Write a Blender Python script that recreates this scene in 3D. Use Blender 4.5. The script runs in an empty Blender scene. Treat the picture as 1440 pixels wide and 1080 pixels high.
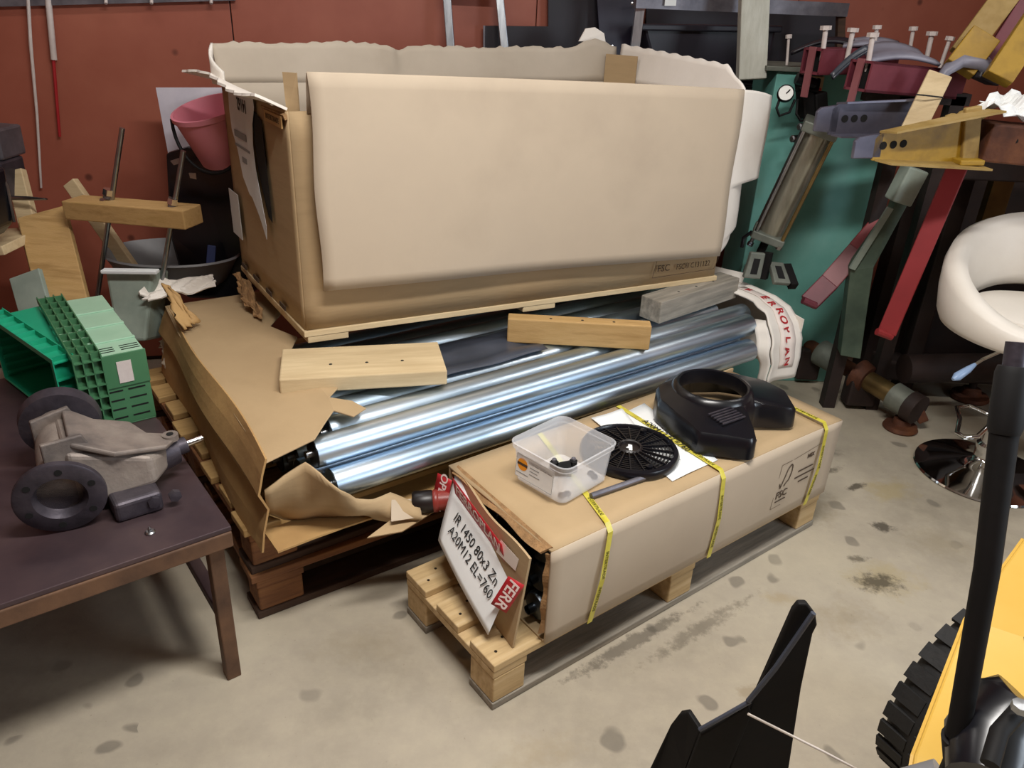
import bpy, bmesh, math, random
from mathutils import Vector, Matrix
random.seed(7)
R = math.radians
scene = bpy.context.scene
COL = scene.collection

# ------------------------------------------------------------------ camera, light, exposure
PITCH, ROLL, CAM_H, FPX = 0.4626, 0.0474, 1.5216, 1097.0
_f = Vector((0, math.cos(PITCH), -math.sin(PITCH)))
_r0 = Vector((1, 0, 0)); _u0 = Vector((0, math.sin(PITCH), math.cos(PITCH)))
_r = math.cos(ROLL) * _r0 + math.sin(ROLL) * _u0
_u = -math.sin(ROLL) * _r0 + math.cos(ROLL) * _u0
CAM = Vector((0, 0, CAM_H))
cam_d = bpy.data.cameras.new('camera'); cam_o = bpy.data.objects.new('camera', cam_d); COL.objects.link(cam_o)
cam_d.sensor_width = 36.0; cam_d.lens = FPX / 1440 * 36.0; cam_d.clip_start = 0.02
cam_o.matrix_world = Matrix(((_r.x, _u.x, -_f.x, 0), (_r.y, _u.y, -_f.y, 0), (_r.z, _u.z, -_f.z, CAM_H), (0, 0, 0, 1)))
scene.camera = cam_o
vs = scene.view_settings
vs.view_transform = 'Standard'; vs.look = 'None'; vs.gamma = 1.0; vs.use_curve_mapping = False
vs.exposure = -0.3
w = bpy.data.worlds.new('world'); scene.world = w; w.use_nodes = True
w.node_tree.nodes['Background'].inputs[0].default_value = (0.62, 0.68, 0.8, 1)
w.node_tree.nodes['Background'].inputs[1].default_value = 0.12

def area_light(name, loc, target, sx, sy, power, col):
    d = bpy.data.lights.new(name, 'AREA'); d.shape = 'RECTANGLE'; d.size = sx; d.size_y = sy
    d.energy = power; d.color = col
    o = bpy.data.objects.new(name, d); COL.objects.link(o); o.location = loc
    o.rotation_euler = (Vector(target) - Vector(loc)).to_track_quat('-Z', 'Y').to_euler()
    return o
ROOM_YAW = 15.1
LAMPS = [((0.25, 0.95), 88.0), ((-0.95, 2.35), 11.0), ((2.3, 2.3), 16.0)]
CEIL = 2.75
for (lx, ly), pw in LAMPS:
    lo = area_light('lamp_light', (lx, ly, CEIL - 0.115), (lx, ly, 0), 1.2, 0.16, pw, (1.0, 0.965, 0.92))
    lo.rotation_euler = (0, 0, R(ROOM_YAW))
WIN_C = Vector((3.28, 0.25, 1.62))
area_light('window_light', WIN_C, WIN_C + Vector((-math.cos(R(ROOM_YAW)), -math.sin(R(ROOM_YAW)), 0)), 1.5, 1.05, 74.0, (0.80, 0.90, 1.0))

def ray(px, py): return _f + _r * ((px - 720) / FPX) - _u * ((py - 540) / FPX)
def Zp(px, py, z):                 # where the sight line through a pixel meets a level plane
    d = ray(px, py); return CAM + d * ((z - CAM_H) / d.z)
def Yp(px, py, y):                 # ... meets an upright plane at distance y
    d = ray(px, py); return CAM + d * (y / d.y)
WO = Vector((0, 3.55, 0)); WX = Vector((math.cos(R(ROOM_YAW)), math.sin(R(ROOM_YAW)), 0)); WN = Vector((math.sin(R(ROOM_YAW)), -math.cos(R(ROOM_YAW)), 0))
def Wp(px, py, off=0.0):           # ... meets the back wall, off metres in front of it
    d = ray(px, py); o = WO + WN * off; return CAM + d * ((o - CAM).dot(WN) / d.dot(WN))

# ------------------------------------------------------------------ helpers
MATS = {}
def srgb(c):
    if isinstance(c, str):
        c = c.lstrip('#'); c = tuple(int(c[i:i+2], 16) / 255 for i in (0, 2, 4))
    return tuple(x / 12.92 if x <= .04045 else ((x + .055) / 1.055) ** 2.4 for x in c) + (1.0,)
def mat(name, cols, scale=5.0, rough=.6, metal=0.0, bump=0.0, bscale=60.0, stretch=(1, 1, 1), alpha=1.0, spec=.5, detail=6, coat=0, rvar=0, lo=.3, hi=.7, ior=None, trans=0):
    m = bpy.data.materials.new(name); m.use_nodes = True; nt = m.node_tree; N = nt.nodes; L = nt.links
    b = N['Principled BSDF']
    if isinstance(cols, str): cols = [cols]
    tc = N.new('ShaderNodeTexCoord'); mp = N.new('ShaderNodeMapping'); mp.inputs['Scale'].default_value = stretch
    L.new(tc.outputs['Object'], mp.inputs[0])
    if len(cols) > 1:
        n = N.new('ShaderNodeTexNoise'); n.inputs['Scale'].default_value = scale; n.inputs['Detail'].default_value = detail; n.inputs['Roughness'].default_value = .6
        L.new(mp.outputs[0], n.inputs[0])
        cr = N.new('ShaderNodeValToRGB'); e = cr.color_ramp.elements
        e[0].position = lo; e[0].color = srgb(cols[0]); e[1].position = hi; e[1].color = srgb(cols[-1])
        for i, c in enumerate(cols[1:-1]):
            q = e.new(lo + (hi - lo) * (i + 1) / (len(cols) - 1)); q.color = srgb(c)
        L.new(n.outputs[0], cr.inputs[0]); L.new(cr.outputs[0], b.inputs['Base Color'])
        if rvar:
            mr = N.new('ShaderNodeMapRange'); mr.inputs['To Min'].default_value = max(.02, rough - rvar); mr.inputs['To Max'].default_value = rough + rvar
            L.new(n.outputs[0], mr.inputs[0]); L.new(mr.outputs[0], b.inputs['Roughness'])
    else:
        b.inputs['Base Color'].default_value = srgb(cols[0])
    if not rvar: b.inputs['Roughness'].default_value = rough
    b.inputs['Metallic'].default_value = metal; b.inputs['Alpha'].default_value = alpha
    b.inputs['Specular IOR Level'].default_value = spec
    b.inputs['Coat Weight'].default_value = coat
    b.inputs['Transmission Weight'].default_value = trans
    if ior: b.inputs['IOR'].default_value = ior
    if bump:
        n2 = N.new('ShaderNodeTexNoise'); n2.inputs['Scale'].default_value = bscale; n2.inputs['Detail'].default_value = 4
        L.new(mp.outputs[0], n2.inputs[0]); bp = N.new('ShaderNodeBump'); bp.inputs['Strength'].default_value = bump; bp.inputs['Distance'].default_value = .01
        L.new(n2.outputs[0], bp.inputs['Height']); L.new(bp.outputs[0], b.inputs['Normal'])
    MATS[name] = m
    return m

class MB:
    def __init__(s): s.v = []; s.f = []
    def add(s, vs, fs):
        o = len(s.v); s.v += [Vector(v) for v in vs]; s.f += [tuple(i + o for i in f) for f in fs]; return s
    def box(s, x0, x1, y0, y1, z0, z1):
        return s.add([(x0, y0, z0), (x1, y0, z0), (x1, y1, z0), (x0, y1, z0), (x0, y0, z1), (x1, y0, z1), (x1, y1, z1), (x0, y1, z1)],
                     [(3, 2, 1, 0), (4, 5, 6, 7), (0, 1, 5, 4), (1, 2, 6, 5), (2, 3, 7, 6), (3, 0, 4, 7)])
    def bar(s, p, q, w, h, up=(0, 0, 1), w2=None, h2=None):
        p, q, up = Vector(p), Vector(q), Vector(up); d = (q - p).normalized(); sd = d.cross(up).normalized(); u2 = sd.cross(d)
        w2 = w if w2 is None else w2; h2 = h if h2 is None else h2
        vs = []
        for c, ww, hh in ((p, w, h), (q, w2, h2)):
            for a, b in ((-1, -1), (1, -1), (1, 1), (-1, 1)): vs.append(c + sd * (a * ww / 2) + u2 * (b * hh / 2))
        return s.add(vs, [(0, 1, 2, 3), (7, 6, 5, 4), (1, 0, 4, 5), (2, 1, 5, 6), (3, 2, 6, 7), (0, 3, 7, 4)])
    def quad(s, a, b, c, d): return s.add([a, b, c, d], [(0, 1, 2, 3)])
    def tube(s, pts, r, seg=12, cap=True, close=False):
        pts = [Vector(p) for p in pts]; n = len(pts); rs = r if isinstance(r, (list, tuple)) else [r] * n
        nrm = None; rings = []
        for i, p in enumerate(pts):
            if close: d = pts[(i + 1) % n] - pts[i - 1]
            else: d = pts[min(i + 1, n - 1)] - pts[max(i - 1, 0)]
            d.normalize()
            if nrm is None:
                nrm = d.orthogonal().normalized()
            nrm = (nrm - d * nrm.dot(d)).normalized(); b = d.cross(nrm)
            rings.append([p + (nrm * math.cos(t) + b * math.sin(t)) * rs[i] for t in [2 * math.pi * k / seg for k in range(seg)]])
        vs = [v for g in rings for v in g]; fs = []
        for i in range(n if close else n - 1):
            j = (i + 1) % n
            for k in range(seg):
                l = (k + 1) % seg; fs.append((i * seg + k, i * seg + l, j * seg + l, j * seg + k))
        if cap and not close: fs += [tuple(reversed(range(seg))), tuple((n - 1) * seg + k for k in range(seg))]
        return s.add(vs, fs)
    def lathe(s, prof, seg=24, M=None):
        M = M or Matrix(); vs = []; fs = []
        for r, z in prof:
            for k in range(seg):
                t = 2 * math.pi * k / seg; vs.append(M @ Vector((r * math.cos(t), r * math.sin(t), z)))
        for i in range(len(prof) - 1):
            for k in range(seg):
                l = (k + 1) % seg; fs.append((i * seg + k, i * seg + l, (i + 1) * seg + l, (i + 1) * seg + k))
        if prof[0][0] > 1e-6 and prof[0] != prof[-1]: fs.append(tuple(reversed(range(seg))))
        if prof[-1][0] > 1e-6 and prof[0] != prof[-1]: fs.append(tuple((len(prof) - 1) * seg + k for k in range(seg)))
        return s.add(vs, fs)
    def prism(s, poly, h0, h1, M=None):
        M = M or Matrix(); n = len(poly)
        vs = [M @ Vector((x, y, h0)) for x, y in poly] + [M @ Vector((x, y, h1)) for x, y in poly]
        return s.add(vs, [tuple(reversed(range(n))), tuple(range(n, 2 * n))] + [(i, (i + 1) % n, n + (i + 1) % n, n + i) for i in range(n)])
    def slab(s, pts, th):             # polygon of 3-D points given thickness along its normal
        pts = [Vector(p) for p in pts]; nr = Vector((0, 0, 0)); n = len(pts)
        for i in range(n): nr += (pts[i] - pts[0]).cross(pts[(i + 1) % n] - pts[0])
        nr.normalize()
        return s.add(pts + [p - nr * th for p in pts], [tuple(range(n)), tuple(reversed(range(n, 2 * n)))] + [((i + 1) % n, i, n + i, n + (i + 1) % n) for i in range(n)])
    def grid(s, fn, nu, nv):
        vs = [fn(i / nu, j / nv) for j in range(nv + 1) for i in range(nu + 1)]
        return s.add(vs, [(j * (nu + 1) + i, j * (nu + 1) + i + 1, (j + 1) * (nu + 1) + i + 1, (j + 1) * (nu + 1) + i) for j in range(nv) for i in range(nu)])
    def build(s, name, m, parent=None, world=False, smooth=False, bevel=0, solid=0, sub=0, kind=None, seg=2, weld=False):
        vs = s.v
        if world and parent is not None:
            inv = ROOT[parent.name].inverted(); vs = [inv @ v for v in vs]
        me = bpy.data.meshes.new(name); me.from_pydata([tuple(v) for v in vs], [], s.f); me.update()
        bm = bmesh.new(); bm.from_mesh(me)
        if weld: bmesh.ops.remove_doubles(bm, verts=bm.verts, dist=1e-5)
        bmesh.ops.recalc_face_normals(bm, faces=bm.faces); bm.to_mesh(me); bm.free()
        me.materials.append(MATS[m] if isinstance(m, str) else m)
        o = bpy.data.objects.new(name, me); COL.objects.link(o)
        if parent is not None:
            o.parent = parent; ROOT[o.name] = ROOT[parent.name]
        else: ROOT[o.name] = Matrix()
        if smooth:
            me.shade_smooth()
            if smooth != 'all':
                me.set_sharp_from_angle(angle=R(38))
        if solid:
            q = o.modifiers.new('solid', 'SOLIDIFY'); q.thickness = solid; q.offset = 0
        if sub:
            q = o.modifiers.new('sub', 'SUBSURF'); q.levels = sub; q.render_levels = sub
        if bevel:
            q = o.modifiers.new('bevel', 'BEVEL'); q.width = bevel; q.segments = seg; q.limit_method = 'ANGLE'; q.angle_limit = R(40)
        if kind: o['kind'] = kind
        return o
ROOT = {}
def thing(name, label, cat, loc=(0, 0, 0), yaw=0.0, group=None, kind=None, M=None):
    o = bpy.data.objects.new(name, None); COL.objects.link(o); o.empty_display_size = .05
    if M is None: M = Matrix.Translation(Vector(loc)) @ Matrix.Rotation(R(yaw), 4, 'Z')
    o.matrix_world = M; ROOT[o.name] = M.copy()
    if label: o['label'] = label
    if cat: o['category'] = cat
    if group: o['group'] = group
    if kind: o['kind'] = kind
    return o
def tag(o, label, cat, group=None):
    o['label'] = label; o['category'] = cat
    if group: o['group'] = group
    return o
def share(src, name, parent, loc):
    c = bpy.data.objects.new(name, src.data); COL.objects.link(c); c.parent = parent; c.location = loc
    for q in src.modifiers:
        if q.type == 'BEVEL':
            z = c.modifiers.new('bevel', 'BEVEL'); z.width = q.width; z.segments = q.segments; z.limit_method = 'ANGLE'; z.angle_limit = q.angle_limit
    ROOT[c.name] = ROOT[parent.name]
    return c
def text(body, size, M, m, parent, name='lettering', world=False, sx=1.0, align='CENTER', bold=0.0):
    cu = bpy.data.curves.new('t', 'FONT'); cu.body = body; cu.size = size; cu.align_x = align; cu.align_y = 'CENTER'; cu.extrude = .0002; cu.offset = bold; cu.resolution_u = 3
    ob = bpy.data.objects.new('t', cu); COL.objects.link(ob)
    dg = bpy.context.evaluated_depsgraph_get(); me = bpy.data.meshes.new_from_object(ob.evaluated_get(dg))
    bpy.data.objects.remove(ob); bpy.data.curves.remove(cu)
    T = M @ Matrix.Diagonal((sx, 1, 1, 1))
    if world: T = ROOT[parent.name].inverted() @ T
    me.transform(T); me.materials.clear(); me.materials.append(MATS[m])
    o = bpy.data.objects.new(name, me); COL.objects.link(o); o.parent = parent; ROOT[o.name] = ROOT[parent.name]
    return o
def print_line(w_, h_, M, m, parent, name='small_print'):   # a line of print too small to read
    b = MB(); b.prism([(-w_ / 2, -h_ / 2), (w_ / 2, -h_ / 2), (w_ / 2, h_ / 2), (-w_ / 2, h_ / 2)], 0, .0003, M); return b.build(name, m, parent)
def basis(o, x, y):                    # 4x4 with given origin, x axis and rough y axis
    x = Vector(x).normalized(); y = Vector(y); z = x.cross(y).normalized(); y = z.cross(x)
    return Matrix(((x.x, y.x, z.x, o[0]), (x.y, y.y, z.y, o[1]), (x.z, y.z, z.z, o[2]), (0, 0, 0, 1)))
def axis(p, q):                        # z axis from p to q
    z = (Vector(q) - Vector(p)).normalized(); x = z.orthogonal().normalized(); y = z.cross(x)
    return Matrix(((x.x, y.x, z.x, p[0]), (x.y, y.y, z.y, p[1]), (x.z, y.z, z.z, p[2]), (0, 0, 0, 1)))

# ------------------------------------------------------------------ materials
mat('cardboard', ['#a38b68', '#ad9470', '#a88f6c'], 3, .85, bump=.06, bscale=25, stretch=(1, 1, 6))
mat('cardboard_pale', ['#b0a08c', '#b8a893', '#b4a490'], 2.5, .85, bump=.05, bscale=20)
mat('cardboard_inside', ['#a89c8c', '#b8ac9c'], 3, .9, bump=.05, bscale=25)
mat('cardboard_edge', ['#7d6040', '#a98358'], 40, .9, bump=.3, bscale=200)
mat('cardboard_white', ['#ddd6cc', '#ece6de'], 3, .8, bump=.05)
mat('paper', ['#dfe2e2', '#f0f1f0'], 4, .7)
mat('paper_grey', ['#cdd2d4', '#e2e5e5'], 4, .7)
mat('ink', '#1a1a1c', rough=.8)
mat('ink_brown', '#4a3a2c', rough=.9)
mat('ink_grey', '#8d8f90', rough=.9)
mat('tape_red', ['#a81e26', '#bb2b32'], 8, .45)
mat('tape_white', '#f0dcd8', rough=.5)
mat('tape_pink', ['#e0d3ca', '#e8dcd4'], 6, .5)
mat('strap', ['#b3a62e', '#c9bd45', '#d6cb63'], 30, .35)
mat('strap_ink', '#5b5513', rough=.5)
mat('pallet_wood', ['#a58a60', '#bfa376', '#cbb28a'], 3, .75, bump=.15, bscale=40, stretch=(1, 14, 14))
mat('pallet_grey', ['#6f6a60', '#8b8478', '#a39a8c'], 4, .85, bump=.2, bscale=40, stretch=(1, 12, 12))
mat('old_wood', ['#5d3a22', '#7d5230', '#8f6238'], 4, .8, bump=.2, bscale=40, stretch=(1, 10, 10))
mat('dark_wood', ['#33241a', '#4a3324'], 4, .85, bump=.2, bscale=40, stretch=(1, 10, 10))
mat('timber', ['#9c7a48', '#b6935f', '#aa8852'], 4, .75, bump=.15, bscale=50, stretch=(1, 9, 9))
mat('timber_pale', ['#b9a27c', '#d2bd96'], 4, .75, bump=.12, bscale=50, stretch=(1, 9, 9))
mat('timber_white', ['#a8a89c', '#bfc0b6'], 5, .8, bump=.12, bscale=50, stretch=(9, 9, 1))
mat('nail', '#3b322a', rough=.5, metal=.8)
mat('zinc', ['#9db4ca', '#bccfe0', '#e2ecf4'], 3, .34, metal=1.0, stretch=(9, 9, .6), rvar=.08, bump=.015, bscale=12)
mat('zinc_dark', ['#50565c', '#7a828a'], 12, .35, metal=1.0)
mat('steel', ['#8c8f94', '#b4b7ba'], 10, .3, metal=1.0)
mat('steel_dull', ['#5b5a62', '#77757c', '#8a8890'], 9, .5, metal=.75, bump=.08, bscale=50)
mat('black_rubber', ['#09090a', '#121213'], 8, .65, spec=.3)
mat('black_plastic', ['#0b0b10', '#131319'], 6, .28, bump=.01, bscale=90)
mat('black_matt', ['#080707', '#100d0d'], 7, .7, bump=.05, bscale=60, spec=.25)
mat('film', ['#2c3038', '#474c58'], 5, .35)
mat('tub', '#eef0f4', rough=.35, alpha=.30, spec=.5)
mat('label_yellow', ['#f0a01c', '#e8901a'], 10, .5)
mat('bench_steel', ['#3b3036', '#4c3d40', '#5c4a48'], 3.5, .42, metal=.35, bump=.05, bscale=30, rvar=.1)
mat('bench_edge', ['#4b372c', '#7a5a42'], 6, .6, metal=.3, bump=.1)
mat('crate_green', ['#3c6b49', '#467753'], 5, .4)
mat('crate_top_lit', ['#8fb79c', '#a5c8ae'], 5, .35)  # paler copy of the crate green: overhead light put into the upper wall's colour
mat('crate_teal', ['#1a9873', '#25a680'], 5, .35)
mat('cast_iron', ['#5e5856', '#8b8078', '#a0968c'], 7, .6, metal=.45, bump=.15, bscale=70)
mat('cast_dark', ['#2d2a30', '#454048', '#5a545a'], 9, .5, metal=.55, bump=.12, bscale=60)
mat('hole', '#060505', rough=.9)
mat('pink', ['#d47f90', '#dc8c9b'], 4, .45)
mat('grey_board', ['#b4b2c0', '#dcdae4'], 3, .4)
mat('grey_plastic', ['#6f6f72', '#848486'], 4, .5)
mat('pole_white', ['#b9aca8', '#d6cdc8'], 14, .5)
mat('pole_red', '#a01d24', rough=.5)
mat('ladder_metal', ['#9aa0a8', '#c4cad0'], 9, .3, metal=.9, stretch=(6, 6, 1))
mat('shelf_dark', ['#17141a', '#241f28'], 4, .5)
mat('bin_dark', ['#1e1d26', '#2b2933'], 4, .42)
mat('panel_indigo', ['#131020', '#1f1a30'], 3, .45)
mat('green_paint', ['#5c9a90', '#6aa69c', '#7ab0a6'], 4, .5, bump=.03, bscale=20)
mat('green_dark', ['#36463c', '#4b5c4e', '#5d6d5e'], 6, .6, bump=.08)
mat('green_worn', ['#7d8a80', '#98a398'], 8, .6)
mat('maroon', ['#5d2530', '#74333e'], 8, .5)
mat('red_paint', ['#7c1e23', '#92292c'], 4, .5, bump=.04, bscale=30)
mat('rose_paint', ['#7a4448', '#8d565a'], 5, .5)
mat('purple_steel', ['#4b4a56', '#5c5a68', '#706e78'], 6, .4, metal=.55)
mat('yellow_paint', ['#8a6a1c', '#a58228', '#74581a'], 6, .45, bump=.05)
mat('yellow_worn', ['#7a6030', '#9c8148', '#b09662'], 7, .6, bump=.08)
mat('yellow_body', ['#c69c3c', '#d2aa50'], 3, .32, coat=.3)
mat('rust', ['#3a2018', '#5a3422', '#75482c'], 8, .7, metal=.3, bump=.2, bscale=50)
mat('rust_dark', ['#1c1210', '#2d1c16'], 6, .7, bump=.15, bscale=40)
mat('collar_grey', ['#5c6058', '#80847a'], 9, .6, metal=.4, bump=.1)
mat('cyl_alu', ['#8a8778', '#a9a696'], 8, .38, metal=.75, stretch=(5, 5, 1))
mat('cyl_brass', ['#6a5638', '#8b7448'], 8, .4, metal=.7)
mat('gauge_white', '#e6e6e0', rough=.4)
mat('leather', ['#e2dbd0', '#ece6dc'], 4, .45, bump=.02, bscale=120)
mat('chrome', '#dcdcdc', rough=.06, metal=1.0)
mat('chrome_soft', '#dcdcdc', rough=.2, metal=1.0)
mat('lever', '#8ea8cc', rough=.3)
mat('grey_sheet', ['#6b6a78', '#8b8a98'], 5, .45)
mat('blue_strap', '#27345e', rough=.6)
mat('tyre', ['#0d0d0e', '#191919'], 12, .75, bump=.2, bscale=60)
mat('wire_white', '#c8bdb2', rough=.5)
mat('lamp_white', '#e8e8e4', rough=.5)
mat('ceiling_paint', ['#b9b4aa', '#c6c1b8'], 2, .9)
mat('plain_wall', ['#8a5a48', '#966450'], 2, .8)
mat('wrap_brown', ['#a07c4e', '#b8945f'], 5, .75, bump=.1)
mat('bottle_black', ['#15100f', '#221816'], 6, .4)
mat('bottle_red', ['#7a2a24', '#8c342c'], 6, .4)

def floor_material():
    m = bpy.data.materials.new('concrete'); m.use_nodes = True; nt = m.node_tree; N = nt.nodes; L = nt.links; b = N['Principled BSDF']
    tc = N.new('ShaderNodeTexCoord'); P = tc.outputs['Object']
    def noise(sc, det=6, ro=.6, vec=None):
        n = N.new('ShaderNodeTexNoise'); n.inputs['Scale'].default_value = sc; n.inputs['Detail'].default_value = det; n.inputs['Roughness'].default_value = ro
        L.new(vec or P, n.inputs[0]); return n.outputs[0]
    def ramp(v, stops):
        c = N.new('ShaderNodeValToRGB'); e = c.color_ramp.elements
        e[0].position, e[0].color = stops[0][0], stops[0][1]; e[1].position, e[1].color = stops[-1][0], stops[-1][1]
        for p, q in stops[1:-1]: x = e.new(p); x.color = q
        L.new(v, c.inputs[0]); return c.outputs[0]
    def mix(f, a, bb, mode='MIX'):
        x = N.new('ShaderNodeMix'); x.data_type = 'RGBA'; x.blend_type = mode
        if isinstance(f, float): x.inputs[0].default_value = f
        else: L.new(f, x.inputs[0])
        for i, c in ((6, a), (7, bb)):
            if isinstance(c, tuple): x.inputs[i].default_value = c
            else: L.new(c, x.inputs[i])
        return x.outputs[2]
    def math_(op, a, bb=None):
        x = N.new('ShaderNodeMath'); x.operation = op; x.use_clamp = op == 'MULTIPLY'
        for i, c in ((0, a), (1, bb)):
            if c is None: continue
            if isinstance(c, (int, float)): x.inputs[i].default_value = c
            else: L.new(c, x.inputs[i])
        return x.outputs[0]
    W1 = (1, 1, 1, 1); K = (0, 0, 0, 1)
    base = ramp(noise(1.6, 8), [(.3, srgb('#8f8676')), (.5, srgb('#a59b8a')), (.72, srgb('#b3a994'))])
    base = mix(math_('MULTIPLY', ramp(noise(14, 8, .7), [(.42, K), (.75, W1)]), .35), base, srgb('#c0b59e'))
    # drip spots
    wv = N.new('ShaderNodeTexNoise'); wv.inputs['Scale'].default_value = 9; L.new(P, wv.inputs[0])
    ad = N.new('ShaderNodeVectorMath'); ad.operation = 'MULTIPLY_ADD'; L.new(wv.outputs['Color'], ad.inputs[0]); ad.inputs[1].default_value = (.09, .09, 0); L.new(P, ad.inputs[2])
    vo = N.new('ShaderNodeTexVoronoi'); vo.inputs['Scale'].default_value = 9.0; L.new(ad.outputs[0], vo.inputs[0])
    spot = ramp(vo.outputs['Distance'], [(.17, W1), (.24, K)])
    keep = ramp(vo.outputs['Color'], [(.44, K), (.48, W1)])
    spot = math_('MULTIPLY', spot, keep)
    spot = math_('MULTIPLY', spot, ramp(noise(.9, 2), [(.33, K), (.45, W1)]))
    base = mix(math_('MULTIPLY', spot, .5), base, srgb('#4b463f'))
    # dirt and sawdust patches of their own shape
    def patch(x, y, rx, ry, yaw, col, strength, sc, lo_, hi_):
        mp = N.new('ShaderNodeMapping'); mp.vector_type = 'TEXTURE'; mp.inputs['Location'].default_value = (x, y, 0); mp.inputs['Rotation'].default_value = (0, 0, R(yaw)); mp.inputs['Scale'].default_value = (rx, ry, 1)
        L.new(P, mp.inputs[0]); ln = N.new('ShaderNodeVectorMath'); ln.operation = 'LENGTH'; L.new(mp.outputs[0], ln.inputs[0])
        d = math_('ADD', ln.outputs['Value'], math_('MULTIPLY', noise(sc, 8, .72), 1.5))
        return ramp(math_('MULTIPLY', d, .5), [(lo_ * .5, (strength,) * 3 + (1,)), (hi_ * .5, K)])
    for (x, y, rx, ry, yaw, col, st, sc, a, b2) in [
        (1.14, 1.86, .22, .16, 10, '#a3946f', .6, 16, .95, 1.35), (1.12, 1.84, .16, .10, 15, '#3a3327', .8, 30, .95, 1.25), (1.1, 1.95, .07, .04, 15, '#4a4234', .7, 30, .95, 1.25),
        (1.36, 2.35, .20, .13, 20, '#9f8f66', .6, 18, .95, 1.35), (1.25, 2.36, .10, .04, 30, '#3a3226', .8, 30, 1.0, 1.25),
        (1.16, 2.45, .16, .05, 25, '#4c4437', .7, 22, 1.0, 1.3), (1.25, 2.12, .09, .06, 0, '#332c22', .8, 24, 1.0, 1.25), (1.22, 2.6, .14, .09, 10, '#5c564c', .6, 22, .9, 1.3),
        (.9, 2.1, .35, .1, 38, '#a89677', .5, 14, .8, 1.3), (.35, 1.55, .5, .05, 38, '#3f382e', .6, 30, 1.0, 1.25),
        (-.35, 1.5, .25, .12, 10, '#8c8069', .45, 10, .8, 1.3), (.8, 1.75, .12, .06, 0, '#9c8a68', .5, 18, .9, 1.3), (.62, 1.4, .1, .05, 30, '#8d7d62', .55, 20, .9, 1.25),
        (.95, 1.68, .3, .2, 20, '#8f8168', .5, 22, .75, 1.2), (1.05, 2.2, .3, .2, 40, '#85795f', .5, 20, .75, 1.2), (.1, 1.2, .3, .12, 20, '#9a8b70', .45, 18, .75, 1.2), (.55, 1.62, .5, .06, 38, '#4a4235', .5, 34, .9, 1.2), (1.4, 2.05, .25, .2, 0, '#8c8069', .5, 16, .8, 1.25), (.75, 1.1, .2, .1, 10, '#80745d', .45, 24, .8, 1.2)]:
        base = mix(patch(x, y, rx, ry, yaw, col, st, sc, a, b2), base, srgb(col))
    crumbs = ramp(noise(120, 3, .5), [(.70, K), (.74, W1)])
    base = mix(math_('MULTIPLY', crumbs, .35), base, srgb('#6d614d'))
    L.new(base, b.inputs['Base Color']); b.inputs['Roughness'].default_value = .62
    bp = N.new('ShaderNodeBump'); bp.inputs['Strength'].default_value = .12; bp.inputs['Distance'].default_value = .01
    L.new(noise(45, 8, .7), bp.inputs['Height']); L.new(bp.outputs[0], b.inputs['Normal'])
    MATS['concrete'] = m
floor_material()

def wall_material():
    m = mat('red_wall', ['#8c4a38', '#975442', '#a05e4a'], 2.2, .5, bump=.04, bscale=14)
    nt = m.node_tree; N = nt.nodes; L = nt.links; b = N['Principled BSDF']
    old = b.inputs['Base Color'].links[0].from_socket
    tc = N.new('ShaderNodeTexCoord')
    vo = N.new('ShaderNodeTexVoronoi'); vo.inputs['Scale'].default_value = 6; L.new(tc.outputs['Object'], vo.inputs[0])
    cr = N.new('ShaderNodeValToRGB'); cr.color_ramp.elements[0].position = .05; cr.color_ramp.elements[0].color = (.7, .7, .7, 1); cr.color_ramp.elements[1].position = .11; cr.color_ramp.elements[1].color = (0, 0, 0, 1)
    L.new(vo.outputs['Distance'], cr.inputs[0])
    mx = N.new('ShaderNodeMix'); mx.data_type = 'RGBA'; L.new(cr.outputs[0], mx.inputs[0]); L.new(old, mx.inputs[6]); mx.inputs[7].default_value = srgb('#3d1812')
    L.new(mx.outputs[2], b.inputs['Base Color'])
wall_material()

# ------------------------------------------------------------------ the room
def struct(name, label=None, loc=(0, 0, 0), yaw=0):
    o = thing(name, label, None, loc, yaw, kind='structure'); return o
XL, XR, YF = -3.1, 3.35, -6.2          # room extents in the wall frame
RM = Matrix.Translation(WO) @ Matrix.Rotation(R(ROOM_YAW), 4, 'Z')
def room_pt(x, y, z): return RM @ Vector((x, y, z))
fl = MB(); fl.add([room_pt(XL - .1, YF - .1, 0), room_pt(XR + .1, YF - .1, 0), room_pt(XR + .1, .12, 0), room_pt(XL - .1, .12, 0)] + [room_pt(XL - .1, YF - .1, -.1), room_pt(XR + .1, YF - .1, -.1), room_pt(XR + .1, .12, -.1), room_pt(XL - .1, .12, -.1)],
    [(0, 1, 2, 3), (7, 6, 5, 4), (0, 4, 5, 1), (1, 5, 6, 2), (2, 6, 7, 3), (3, 7, 4, 0)])
f_o = fl.build('floor', 'concrete'); f_o['kind'] = 'structure'; f_o['label'] = 'bare grey concrete workshop floor with oil spots and sawdust'
c = MB().box(XL - .1, XR + .1, YF - .1, .12, CEIL, CEIL + .08).build('ceiling', 'ceiling_paint'); c.matrix_world = RM; c['kind'] = 'structure'
c['label'] = 'pale flat ceiling over the workshop'
wb = struct('wall_back', 'red-brown painted board wall behind the boxes', WO, ROOM_YAW)
MB().box(XL - .1, XR + .1, .014, .1, 0, CEIL).build('backing', 'rust_dark', wb)
edges = [XL, -2.05, -1.17, 0.03, 1.23, 2.43, XR]
for a, b_ in zip(edges[:-1], edges[1:]):
    MB().box(a + .002, b_ - .002, 0, .013, 0.02, CEIL).build('panel', 'red_wall', wb, bevel=.002)
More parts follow.
